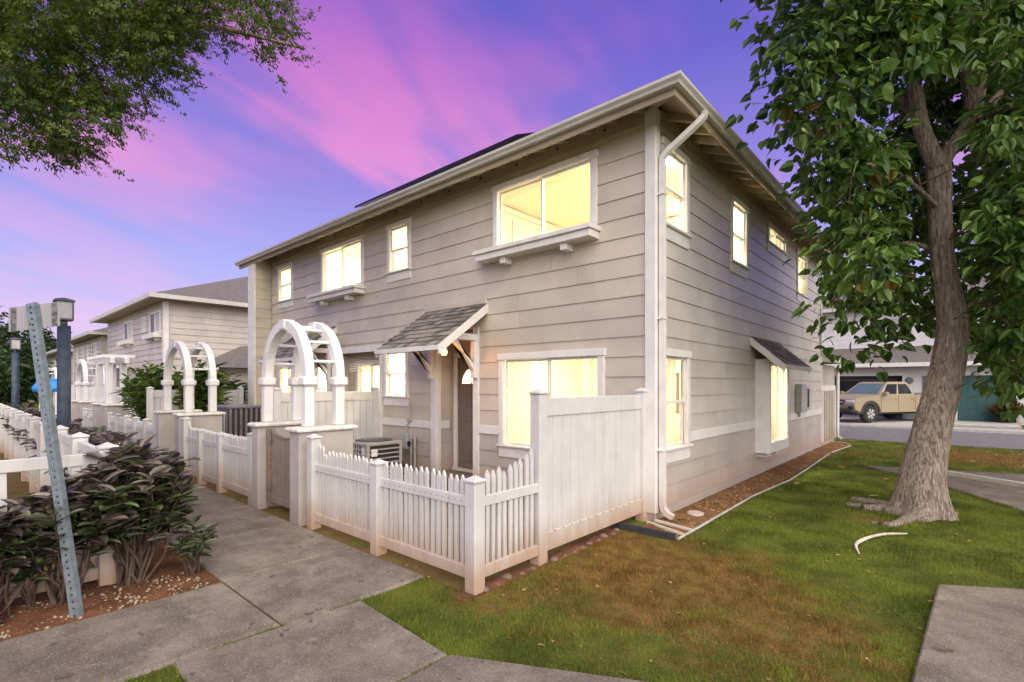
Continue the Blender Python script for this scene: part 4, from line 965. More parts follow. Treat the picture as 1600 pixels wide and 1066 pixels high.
pier('gate_pier', 'grey stucco gate pier left of the near gate opening', -7.52, -7.31, 2.86, 3.60)
arbor('white arched arbor over the near garden gate', -7.43, -6.20, 3.04, 3.46)
pier('gate_pier', 'grey stucco pier on the near side of the second arched gate', -11.18, -10.92, 2.86, 3.60)
pier('gate_pier', 'grey stucco pier on the far side of the second arched gate', -12.55, -12.30, 2.86, 3.60)
arbor('white arched arbor over the second garden gate, beside leafy shrubs', -12.43, -11.05, 3.04, 3.46)
pier('gate_pier', 'dark grey slotted pier under the flat-topped pergola, near side', -18.1, -17.72, 2.86, 3.42)
pier('gate_pier', 'dark grey slotted pier under the flat-topped pergola, far side', -19.5, -19.12, 2.86, 3.42)
pg = thing('pergola', 'white flat-topped pergola with open rafters beyond the second arbor', 'pergola', (-18.6, 3.15, 1.2))
for xx in (-17.9, -19.3):
    for yy in (2.98, 3.30): MB().box(xx - 0.09, yy - 0.08, 1.222, xx + 0.09, yy + 0.08, 2.36, 0.01).build('column', AR, pg)
for yy in (2.98, 3.30): MB().box(-20.0, yy - 0.05, 2.361, -17.4, yy + 0.05, 2.51, 0.008).build('beam', AR, pg)
for k in range(10): MB().box(-19.9 + k * 0.26, 2.78, 2.511, -19.84 + k * 0.26, 3.5, 2.60, 0.006).build('rafter', AR, pg)
pier('gate_pier', 'small distant grey pier at the third arched gate, near side', -22.0, -21.7, 2.86, 3.6)
pier('gate_pier', 'small distant grey pier at the third arched gate, far side', -23.5, -23.2, 2.86, 3.6)
arbor('small distant white arched arbor past the flat-topped pergola', -23.35, -21.85, 3.02, 3.46)
arbor('farthest white arched arbor near the far lamp post', -34.4, -32.9, 3.02, 3.46, zb=0.0)
t = privacy('privacy_fence', 'farthest white vinyl fence beneath the blue cover', -26.0, 3.2, 6.0, 1.7)

gate = thing('garden_gate', 'brownish grey gate with curved top between the near stucco piers', 'gate', (-6.8, 3.2, 0))
gy = 3.0
pl = [(-7.255, 1.17), (-7.18, 1.13), (-7.05, 1.07), (-6.9, 1.04), (-6.75, 1.03), (-6.60, 1.04), (-6.40, 1.06)]
def gtop(x):
    for (a, za), (b, zb_) in zip(pl[:-1], pl[1:]):
        if a <= x <= b: return za + (zb_ - za) * (x - a) / (b - a)
    return 1.05
nb = 5; x0 = -7.16; x1 = -6.42; st = (x1 - x0) / nb
for k in range(nb):
    a = x0 + k * st; b = a + st - 0.016; m = MB()
    m.hexa([(a, gy - 0.012, 0.22), (b, gy - 0.012, 0.22), (b, gy + 0.012, 0.22), (a, gy + 0.012, 0.22), (a, gy - 0.012, gtop(a) - 0.02), (b, gy - 0.012, gtop(b) - 0.02), (b, gy + 0.012, gtop(b) - 0.02), (a, gy + 0.012, gtop(a) - 0.02)]); m.build('board', Mt['gate_paint'], gate)
m = MB(); m.box(-7.285, gy - 0.04, 0.05, -7.19, gy + 0.04, 1.14, 0.006); m.build('hinge_post', Mt['gate_metal'], gate)
m = MB(); m.box(x0, gy - 0.026, 0.12, x1, gy + 0.026, 0.215, 0.005); m.build('bottom_rail', Mt['gate_paint'], gate)
m = MB(); m.tube([(x, gy, z) for x, z in pl[1:]], 0.022, 6); m.build('top_rail', Mt['gate_metal'], gate)
for zz in (0.95, 0.3): m = MB(); m.box(-7.22, gy - 0.055, zz, -7.12, gy - 0.041, zz + 0.07, 0.003); m.build('hinge', Mt['gate_metal'], gate)

# ---- left-hand white fence: L shape, corner behind the purple shrub
lf = thing('vinyl_fence', 'long white vinyl fence running behind the purple hedge, with square posts', 'fence', (-5.77, 0.92, 0))
LH = 1.17
def vpanel(parent, a, b, h=LH, gap=0.075, w=0.075, skip=(), jitter=0.0):
    A = Vector((*a, 0)); B = Vector((*b, 0)); d = (B - A).normalized(); L = (B - A).length; an = math.atan2(d.y, d.x); Mr = Matrix.Translation(A) @ Matrix.Rotation(an, 4, 'Z')
    MB().box(0.06, -0.024, h - 0.11, L - 0.06, 0.024, h - 0.01, 0.005).build('rail', VW, parent, M=Mr); MB().box(0.06, -0.024, 0.06, L - 0.06, 0.024, 0.16, 0.005).build('rail', VW, parent, M=Mr)
    n = int((L - 0.14) / (w + gap)); st = (L - 0.12) / n
    key = ('b', round(h, 2), w)
    if key not in PK: PK[key] = MB().box(-w / 2, -0.011, 0.15, w / 2, 0.011, h - 0.10, 0.003).mesh('picket', VW)
    for k in range(n):
        if k in skip: continue
        inst('picket', PK[key], parent, M=Mr @ Matrix.Translation((0.06 + st * (k + 0.5), 0, 0)) @ Matrix.Rotation(random.uniform(-jitter, jitter), 4, 'Y'))
post(lf, -5.60, 0.92, LH + 0.02, 0.13)
vpanel(lf, (-5.60, -1.3), (-5.60, 0.92), gap=0.15, w=0.06, skip=(3, 7, 9), jitter=0.03); post(lf, -5.60, -1.3, LH + 0.02, 0.13)
xs = [-5.60 - 1.42 * k for k in range(13)]
for a, b in zip(xs[:-1], xs[1:]): post(lf, b, 0.92, LH + 0.02, 0.13); vpanel(lf, (b, 0.92), (a, 0.92), gap=0.03, w=0.10)

# ================================================================== yard things
# air conditioner by the front wall
ac = thing('air_conditioner', 'beige grey outdoor air conditioner with louvred sides beside the porch', 'air conditioner', (-8.05, 5.2, 0))
a0, a1, c0_, c1_ = -8.42, -7.68, 4.83, 5.57; az = 0.74
MB().box(a0 - 0.06, c0_ - 0.06, 0.0, a1 + 0.06, c1_ + 0.06, 0.07, 0.01).build('base_pad', Mt['concrete'], ac)
MB().box(a0 + 0.02, c0_ + 0.02, 0.071, a1 - 0.02, c1_ - 0.02, az - 0.06, 0.02).build('coil', Mt['ac_dark'], ac)
for (x, y) in ((a0, c0_), (a1 - 0.06, c0_), (a0, c1_ - 0.06), (a1 - 0.06, c1_ - 0.06)): MB().box(x, y, 0.071, x + 0.06, y + 0.06, az - 0.05, 0.012).build('corner_post', Mt['ac_paint'], ac)
MB().box(a0 - 0.005, c0_ - 0.005, az - 0.07, a1 + 0.005, c1_ + 0.005, az - 0.005, 0.015).build('top_rim', Mt['ac_paint'], ac)
MB().box(a1 - 0.20, c0_ - 0.002, 0.075, a1 - 0.061, c0_ + 0.02, az - 0.071).build('service_panel', Mt['ac_paint'], ac)
MB().box(a1 - 0.17, c0_ - 0.005, az - 0.22, a1 - 0.09, c0_ - 0.0025, az - 0.10).build('label_plate', Mt['label_white'], ac)
MB().box(a1 + 0.0, c0_ + 0.08, az - 0.25, a1 + 0.006, c0_ + 0.2, az - 0.12).build('label_plate', Mt['label_white'], ac)
for k in range(7): MB().box(a0 + 0.061, c0_ - 0.001, 0.10 + k * 0.082, a1 - 0.201, c0_ + 0.018, 0.125 + k * 0.082, 0.003).build('louvre', Mt['ac_paint'], ac)
for k in range(7): MB().box(a1 - 0.018, c0_ + 0.062, 0.10 + k * 0.082, a1 + 0.001, c1_ - 0.062, 0.125 + k * 0.082, 0.003).build('louvre', Mt['ac_paint'], ac)
for k in range(6): MB().box(a0 + 0.061 + 0.075 * k, c0_ - 0.003, 0.08, a0 + 0.083 + 0.075 * k, c0_ + 0.016, az - 0.072, 0.003).build('louvre', Mt['ac_paint'], ac)
MB().lathe([(0.0, az + 0.005), (0.10, az + 0.002), (0.30, az - 0.004 + 0.002), (0.34, az - 0.004)], 24, ((a0 + a1) / 2, (c0_ + c1_) / 2, 0)).build('fan_grille', Mt['ac_dark'], ac)
m = MB()
for r in (0.08, 0.14, 0.20, 0.26, 0.32): m.tube([((a0 + a1) / 2 + r * math.cos(R(k * 20)), (c0_ + c1_) / 2 + r * math.sin(R(k * 20)), az + 0.018 - r * 0.03) for k in range(19)], 0.005, 4)
for k in range(8): m.tube([((a0 + a1) / 2, (c0_ + c1_) / 2, az + 0.02), ((a0 + a1) / 2 + 0.34 * math.cos(R(k * 45)), (c0_ + c1_) / 2 + 0.34 * math.sin(R(k * 45)), az + 0.008)], 0.005, 4)
m.build('fan_guard', Mt['ac_grey'], ac)
# dark condenser of the far unit
dc = thing('condenser_unit', 'dark grey slatted condenser box with a ring handle near the far unit', 'condenser', (-13.2, 4.7, 0))
q0, q1, w0, w1, qz = -13.95, -12.6, 4.25, 5.0, 1.22
MB().box(q0 + 0.02, w0 + 0.02, 0, q1 - 0.02, w1, qz - 0.02, 0.01).build('core', Mt['ac_dark'], dc)
MB().box(q0 - 0.02, w0 - 0.02, qz - 0.019, q1 + 0.02, w1 + 0.02, qz + 0.04, 0.012).build('lid', Mt['ac_grey'], dc)
for k in range(12): MB().box(q0 + 0.03 + k * 0.112, w0 - 0.004, 0.1, q0 + 0.085 + k * 0.112, w0 + 0.021, qz - 0.022, 0.003).build('slat', Mt['ac_grey'], dc)
for k in range(6): MB().box(q1 - 0.022, w0 + 0.05 + k * 0.115, 0.1, q1 + 0.003, w0 + 0.10 + k * 0.115, qz - 0.022, 0.003).build('slat', Mt['ac_grey'], dc)
m = MB(); yy = w0 - 0.03
for (a, b, c, d) in ((-13.35, -13.30, 0.2, 1.12), (-12.75, -12.70, 0.2, 1.12), (-13.30, -12.75, 1.07, 1.12)): m.box(a, yy, c, b, yy + 0.024, d, 0.004)
m.build('door_frame', Mt['frosted'], dc)
m = MB(); m.tube([(-13.0 + 0.09 * math.cos(R(a)), yy - 0.01, 0.98 + 0.09 * math.sin(R(a))) for a in range(0, 361, 24)], 0.014, 6); m.build('ring', Mt['frosted'], dc)

# pipes and cover at the house corner
o = MB().tube([(-2.90, 5.80, 0.035), (-2.36, 5.62, 0.022)], 0.026, 8).build('drain_pipe', Mt['pvc']); tag(o, 'pale drain pipe lying at the house corner, nearer the lawn', 'pipe')
o = MB().tube([(-2.86, 5.93, 0.035), (-2.36, 5.86, 0.022)], 0.026, 8).build('drain_pipe', Mt['pvc']); tag(o, 'pale drain pipe lying at the house corner, nearer the downspout', 'pipe')
o = MB().lathe([(0.05, 0.02), (0.11, 0.02), (0.11, 0.05), (0.085, 0.058), (0.05, 0.045)], 18, (-2.62, 6.62, 0.0)).build('valve_cover', Mt['pvc'], None, True); tag(o, 'small round beige valve cover in the mulch bed', 'valve cover')

# leaning sign on a perforated post (back of the sign towards us)
sb = Vector((*G(118, 968), 0)); stp = AT(47, 474, 4.05); sdv = (stp - sb)
H_ = sdv.length; ax = sdv.normalized()
sg = thing('road_sign', 'leaning galvanised sign post with the bare back of a sign plate', 'sign', sb)
fx = Vector((math.cos(YAW), math.sin(YAW), 0)); fx = (fx - ax * fx.dot(ax)).normalized(); fy = ax.cross(fx)
Ms = Matrix(((fx.x, fy.x, ax.x, sb.x), (fx.y, fy.y, ax.y, sb.y), (fx.z, fy.z, ax.z, sb.z), (0, 0, 0, 1)))
m = MB()                                      # U-channel with holes: strips left and right of the hole column, bridges between
hw_ = 0.032
m.box(-hw_, -0.004, -0.1, -0.008, 0.0, H_); m.box(0.008, -0.004, -0.1, hw_, 0.0, H_)
zz = 0.03; 
while zz < H_:
    m.box(-0.008, -0.004, zz + 0.008, 0.008, 0.0, min(zz + 0.042, H_)); zz += 0.05
for s in (-1, 1):
    m.hexa([(s * hw_, -0.004, -0.1), (s * (hw_ + 0.008), 0.03, -0.1), (s * (hw_ + 0.011), 0.03, -0.1), (s * (hw_ + 0.003), -0.004, -0.1), (s * hw_, -0.004, H_), (s * (hw_ + 0.008), 0.03, H_), (s * (hw_ + 0.011), 0.03, H_), (s * (hw_ + 0.003), -0.004, H_)])
m.build('sign_post', Mt['galvanised'], sg, M=Ms)
m = MB(); m.box(-0.0075, 0.004, 0.0, 0.0075, 0.02, H_); m.build('post_inner_shadow', Mt['ac_dark'], sg, M=Ms); bpy.data.objects['post_inner_shadow'].name = 'post_shade_strip'  # dark strip painting the shade inside the channel, behind the holes
WM['post_shade_strip'] = Ms
Mp = Ms @ Matrix.Translation((0, 0.034, H_)) @ Matrix.Rotation(R(7.5), 4, 'Y')
pl_ = MB(); pl_.box(-0.205, 0.0, -0.205, 0.205, 0.004, -0.002); plate = pl_.build('sign_plate', Mt['sign_back'], sg, M=Mp)
for xx in (-0.165, 0.165): MB().box(xx - 0.022, -0.003, -0.2, xx + 0.022, -0.0005, -0.006).build('tape_strip', Mt['tape_dark'], plate, M=Mp)
for zz in (-0.03, -0.17): MB().lathe([(0, -0.012), (0.011, -0.012), (0.011, -0.005), (0, -0.005)], 6, (0, -0.002 - 0.034, zz), 'Y').build('bolt', Mt['galvanised'], plate, M=Mp)

# lamp posts
def lamp_post(label, x, y, h=3.12):
    t = thing('lamp_post', label, 'lamp post', (x, y, 0))
    MB().lathe([(0.0, 0), (0.088, 0), (0.085, h - 0.42), (0.0, h - 0.42)], 16, (x, y, 0)).build('pole', Mt['lamp_blue'], t, True)
    MB().lathe([(0.0, h - 0.419), (0.045, h - 0.419), (0.045, h - 0.34), (0.0, h - 0.34)], 12, (x, y, 0)).build('neck', Mt['lamp_cap'], t, True)
    b = MB().box(x - 0.11, y - 0.11, h - 0.339, x + 0.11, y + 0.11, h - 0.31, 0.005).build('base_plate', Mt['lamp_cap'], t)
    MB().box(x - 0.095, y - 0.095, h - 0.309, x + 0.095, y + 0.095, h - 0.045, 0.006).build('lantern', Mt['frosted'], t)
    for sx in (-1, 1):
        for sy in (-1, 1): MB().box(x + sx * 0.1 - 0.009, y + sy * 0.1 - 0.009, h - 0.309, x + sx * 0.1 + 0.009, y + sy * 0.1 + 0.009, h - 0.045).build('lantern_bar', Mt['lamp_cap'], t)
    MB().box(x - 0.125, y - 0.125, h - 0.044, x + 0.125, y + 0.125, h - 0.01, 0.006).add([(x - 0.12, y - 0.12, h - 0.011), (x + 0.12, y - 0.12, h - 0.011), (x + 0.12, y + 0.12, h - 0.011), (x - 0.12, y + 0.12, h - 0.011), (x, y, h + 0.03)], [(0, 1, 4), (1, 2, 4), (2, 3, 4), (3, 0, 4)]).build('lantern_cap', Mt['lamp_cap'], t)
p = AT(100, 600, 8.0); lamp_post('dark blue lamp post with square lantern beside the sign', p.x, max(p.y, 1.15))
p = AT(24, 600, 14.6); lamp_post('smaller distant dark blue lamp post at the left edge', p.x, p.y)

# ================================================================== neighbouring buildings
def PYX(px, y):
    l = (px - 800) / FPX; rx = FW[0] + l * RT[0]; ry = FW[1] + l * RT[1]; return rx * y / ry
def PZ(px, py, y):
    l = (px - 800) / FPX; ry = FW[1] + l * RT[1]; return CH + (HY - py) / FPX * y / ry
def hip(parent, x0, x1, y0, y1, ez, slope, mat='far_roof', ov=0.6, name='roof'):
    x0 -= ov; x1 += ov; y0 -= ov; y1 += ov; h = min(x1 - x0, y1 - y0) / 2; tz = ez + h * slope
    if x1 - x0 > y1 - y0: rd = [((x0 + h), (y0 + y1) / 2), ((x1 - h), (y0 + y1) / 2)]; fs = [(0, 1, 5, 4), (1, 2, 5), (2, 3, 4, 5), (3, 0, 4)]
    else: rd = [((x0 + x1) / 2, y0 + h), ((x0 + x1) / 2, y1 - h)]; fs = [(0, 1, 4), (1, 2, 5, 4), (2, 3, 5), (3, 0, 4, 5)]
    vs = [(x0, y0, ez), (x1, y0, ez), (x1, y1, ez), (x0, y1, ez)] + [(a, b, tz) for a, b in rd]
    r = MB().add(vs, fs + [(3, 2, 1, 0)]).build(name, Mt[mat], parent)
    m = MB(); m.box(x0 - 0.1, y0 - 0.12, ez - 0.17, x1 + 0.12, y0 - 0.002, ez + 0.01); m.box(x1 + 0.002, y0, ez - 0.17, x1 + 0.12, y1, ez + 0.01); m.build('gutter', Mt['gutter_metal'], r)
    m = MB(); m.box(x0, y0, ez - 0.15, x1, y1, ez - 0.12); m.build('soffit', Mt['soffit'], r)
    return r
def far_window(fr, u0, u1, z0, z1, parent, shelf=False):
    m = MB(); t = 0.1; fr.box(m, u0, u0 + t, 0, 0.05, z0, z1); fr.box(m, u1 - t, u1, 0, 0.05, z0, z1); fr.box(m, u0 + t, u1 - t, 0, 0.05, z0, z0 + t); fr.box(m, u0 + t, u1 - t, 0, 0.05, z1 - t, z1)
    um = (u0 + u1) / 2; fr.box(m, um - 0.03, um + 0.03, 0.0, 0.045, z0 + t, z1 - t); w = m.build('window', Mt['white_trim'], parent)
    m = MB(); fr.box(m, u0 + t, um - 0.03, 0.003, 0.012, z0 + t, z1 - t); m.build('pane', Mt['dark_glass'], w); m = MB(); fr.box(m, um + 0.03, u1 - t, 0.003, 0.012, z0 + t, z1 - t); m.build('pane', Mt['curtain'] if u1 - u0 > 1.2 else Mt['dark_glass'], w)
    if shelf: m = MB(); fr.box(m, u0 - 0.2, u1 + 0.15, 0, 0.3, z0 - 0.2, z0 - 0.02); fr.box(m, u0 + 0.1, u0 + 0.2, 0, 0.2, z0 - 0.32, z0 - 0.2); fr.box(m, u1 - 0.2, u1 - 0.1, 0, 0.2, z0 - 0.32, z0 - 0.2); m.build('window_shelf', Mt['white_trim'], w)
nb2 = thing('neighbour_townhouse', 'beige two-storey townhouse with dark windows beyond the second arbor', 'house', (-30, 10, 0))
X2, X2b, YF = -25.05, -36.6, 6.04
MB().box(X2b, YF, 0, X2, 17, 5.45).build('wall', Mt['siding_far'], nb2)
F2 = Fr('F', YF); S2 = Fr('S', X2)
wl = [(-32.4, -30.6, 4.0, 5.0), (-28.75, -28.15, 4.2, 4.95), (-27.3, -25.6, 4.0, 5.0)]
boards(S2, YF + 0.1, 17, [0.2 + 0.2675 * i for i in range(20)], [], nb2, 'siding_far', 6.0, 0.034)
boards(F2, X2b, X2 - 0.1, [0.2 + 0.2675 * i for i in range(20)], wl, nb2, 'siding_far', 9.0, 0.034)
F2w = Fr('F', YF - 0.01)
far_window(F2w, *wl[0], nb2, True); far_window(F2w, *wl[1], nb2); far_window(F2w, *wl[2], nb2, True)
m = MB(); m.box(X2 - 0.12, YF - 0.065, 0, X2 + 0.065, YF - 0.002, 5.3); m.box(X2 + 0.002, YF, 0, X2 + 0.065, YF + 0.12, 5.3); m.build('corner_trim', Mt['white_trim'], nb2)
r2 = hip(nb2, X2b, X2, YF, 17, 5.5, 0.42)
m = MB(); m.tube([(-28, 11.5, 7.6), (-28, 11.5, 8.6)], 0.03, 6); m.build('vent_pipe', Mt['pipe_grey'], r2)
# lean-to entry at its near side
m = MB(); m.box(X2 + 0.0, 7.3, 0, X2 + 3.2, 11.5, 2.45); m.build('entry_wall', Mt['siding_far'], nb2)
m = MB(); m.hexa([(X2 + 0.03, 6.9, 2.45), (X2 + 3.6, 6.9, 2.45), (X2 + 3.6, 12, 2.45), (X2 + 0.03, 12, 2.45), (X2 + 0.03, 9.0, 3.55), (X2 + 2.0, 9.0, 3.55), (X2 + 2.0, 12, 3.55), (X2 + 0.03, 12, 3.55)]); m.build('entry_roof', Mt['far_roof'], nb2)
m = MB(); m.box(X2 + 0.06, 6.78, 2.34, X2 + 3.7, 6.9, 2.5); m.build('gutter', Mt['white_trim'], nb2)
far_window(Fr('F', 7.3), X2 + 1.6, X2 + 3.0, 0.6, 2.1, nb2)
m = MB(); m.box(-34, 4.9, 2.6, -31.2, 6.0, 2.72); m.box(-33.9, 4.95, 0, -33.8, 5.05, 2.6); m.box(-31.4, 4.95, 0, -31.3, 5.05, 2.6); m.build('porch', Mt['white_trim'], nb2)
nb3 = thing('neighbour_townhouse', 'third pale townhouse in the row, small and partly hidden', 'house', (-44, 10, 0))
MB().box(-48.5, YF, 0, -38.4, 17, 4.85).build('wall', Mt['siding_far'], nb3)
boards(F2, -48.5, -38.4, [0.2 + 0.2675 * i for i in range(18)], [], nb3, 'siding_far', 12.0, 0.05)
for (a, b, z0, z1) in ((-47.2, -46.4, 3.3, 4.4), (-45.2, -44.0, 3.2, 4.4), (-43.0, -42.4, 3.3, 4.4), (-41.3, -39.8, 3.2, 4.4)): far_window(Fr('F', YF - 0.02), a, b, z0, z1, nb3)
hip(nb3, -48.5, -38.4, YF, 17, 4.9, 0.42)
m = MB(); m.box(-48.6, YF - 0.05, 0, -48.4, YF - 0.002, 4.75); m.build('corner_trim', Mt['white_trim'], nb3)
nb4 = thing('neighbour_townhouse', 'farthest pale townhouse at the end of the row behind the lamp post', 'house', (-60, 10, 0))
MB().box(-66, YF, 0, -51.5, 17, 4.4).build('wall', Mt['siding_far'], nb4); far_window(Fr('F', YF), -55, -53, 2.8, 3.9, nb4); far_window(Fr('F', YF), -60, -58, 2.8, 3.9, nb4); hip(nb4, -66, -51.5, YF, 17, 4.5, 0.3)
# blue rounded cover beyond the fences
m = MB(); p = AT(82, 602, 21.5)
m.lathe([(0.62, -0.28), (0.65, -0.1), (0.52, 0.12), (0.3, 0.24), (0.0, 0.30)], 16); bc = m.build('blue_cover', Mt['blue_cover'], None, True, M=TR(p.x, p.y, p.z, 0.0)); tag(bc, 'bright blue rounded canopy above the far white fence', 'canopy')
MB().tube([(p.x, p.y, 0), (p.x, p.y, p.z + 0.15)], 0.03, 8).build('canopy_pole', Mt['pipe_grey'], bc)

# house across the road with garages
gh = thing('garage_house', 'pale house across the road with open garage and green garage door', 'house', (0, 31.3, 0))
GY = 31.2; FG = Fr('F', GY)
gx0 = PYX(1312, GY) - 3.0; gx1 = PYX(1410, GY); nx0 = PYX(1496, GY); nx1 = PYX(1588, GY)
gz1 = 2.22; WX0, WX1 = -18.0, 16.0
hl = [(gx0, gx1, 0, gz1), (nx0, nx1, 0, 2.2)]
sheath(FG, WX0, WX1, 0, 2.72, hl, gh, 'far_wall', 0.2); boards(FG, WX0, WX1, [0.1 + 0.26 * i for i in range(11)], [(a - 0.14, b + 0.14, c, d + 0.16) for a, b, c, d in hl], gh, 'far_wall', 30.0)
for a, b, c, d in hl:
    m = MB(); FG.box(m, a - 0.14, a, 0, 0.05, 0, d + 0.15); FG.box(m, b, b + 0.14, 0, 0.05, 0, d + 0.15); FG.box(m, a, b, 0, 0.05, d, d + 0.15); m.build('garage_frame', Mt['white_trim'], gh)
vs = [(a, b, d) for a in (gx0, gx1) for b in (GY + 0.2, GY + 6) for d in (0.1, 2.4)]
MB().add(vs, [(0, 1, 3, 2), (4, 6, 7, 5), (2, 3, 7, 6), (0, 2, 6, 4), (1, 5, 7, 3)]).build('garage_interior', Mt['curtain'], gh)
m = MB(); m.box(gx0 + 0.05, GY + 0.5, 1.98, gx1 - 0.05, GY + 2.6, 2.05); m.build('raised_door', Mt['garage_dark'], gh)
m = MB(); m.box(gx1 - 1.3, GY + 4.8, 0.1, gx1 - 0.1, GY + 5.6, 1.9); m.build('cupboard', Mt['garage_dark'], gh)
gd = MB(); FG.box(gd, nx0, nx1, -0.12, -0.06, 0.10, 2.2); gd = gd.build('garage_door', Mt['green_door'], gh)
for i in range(4):
    for j in range(6):
        m = MB(); w = (nx1 - nx0) / 6; FG.box(m, nx0 + j * w + 0.04, nx0 + (j + 1) * w - 0.04, -0.06, -0.045, 0.16 + i * 0.52, 0.60 + i * 0.52, 0.012); m.build('door_panel', Mt['green_door'], gd)
m = MB(); m.hexa([(WX0 - 0.3, GY - 0.75, 2.72), (WX1 + 0.3, GY - 0.75, 2.72), (WX1 + 0.3, GY + 1.4, 2.72), (WX0 - 0.3, GY + 1.4, 2.72), (WX0 - 0.3, GY - 0.75, 2.80), (WX1 + 0.3, GY - 0.75, 2.80), (WX1 + 0.3, GY + 1.4, 3.75), (WX0 - 0.3, GY + 1.4, 3.75)]); m.build('skirt_roof', Mt['far_roof'], gh)
m = MB(); m.box(WX0 - 0.3, GY - 0.88, 2.64, WX1 + 0.3, GY - 0.752, 2.83); m.build('gutter', Mt['white_trim'], gh)
m = MB(); m.box(WX0, GY + 1.4, 3.0, WX1, GY + 9, 5.9); m.build('upper_wall', Mt['far_wall'], gh)
boards(Fr('F', GY + 1.4), WX0, WX1, [3.7 + 0.26 * i for i in range(9)], [], gh, 'far_wall', 40)
for a in (-12, -8, -3.6, 1.5, 5.5): far_window(Fr('F', GY + 1.38), a, a + 1.6, 4.2, 5.3, gh)
hip(gh, WX0, WX1, GY + 1.4, GY + 9, 5.9, 0.4)
mx = PYX(1421, GY); m = MB(); m.lathe([(0, 0.02), (0.13, 0.02), (0.16, 0.05), (0.16, 0.09), (0, 0.10)], 14, axis='Y'); o = m.build('wall_meter', Mt['ac_grey'], gh, M=TR(mx, GY - 0.13, 1.98))
m = MB(); FG.box(m, PYX(1442, GY), PYX(1452, GY), 0.0, 0.06, 0.5, 2.2); m.build('side_door', Mt['ac_grey'], gh)

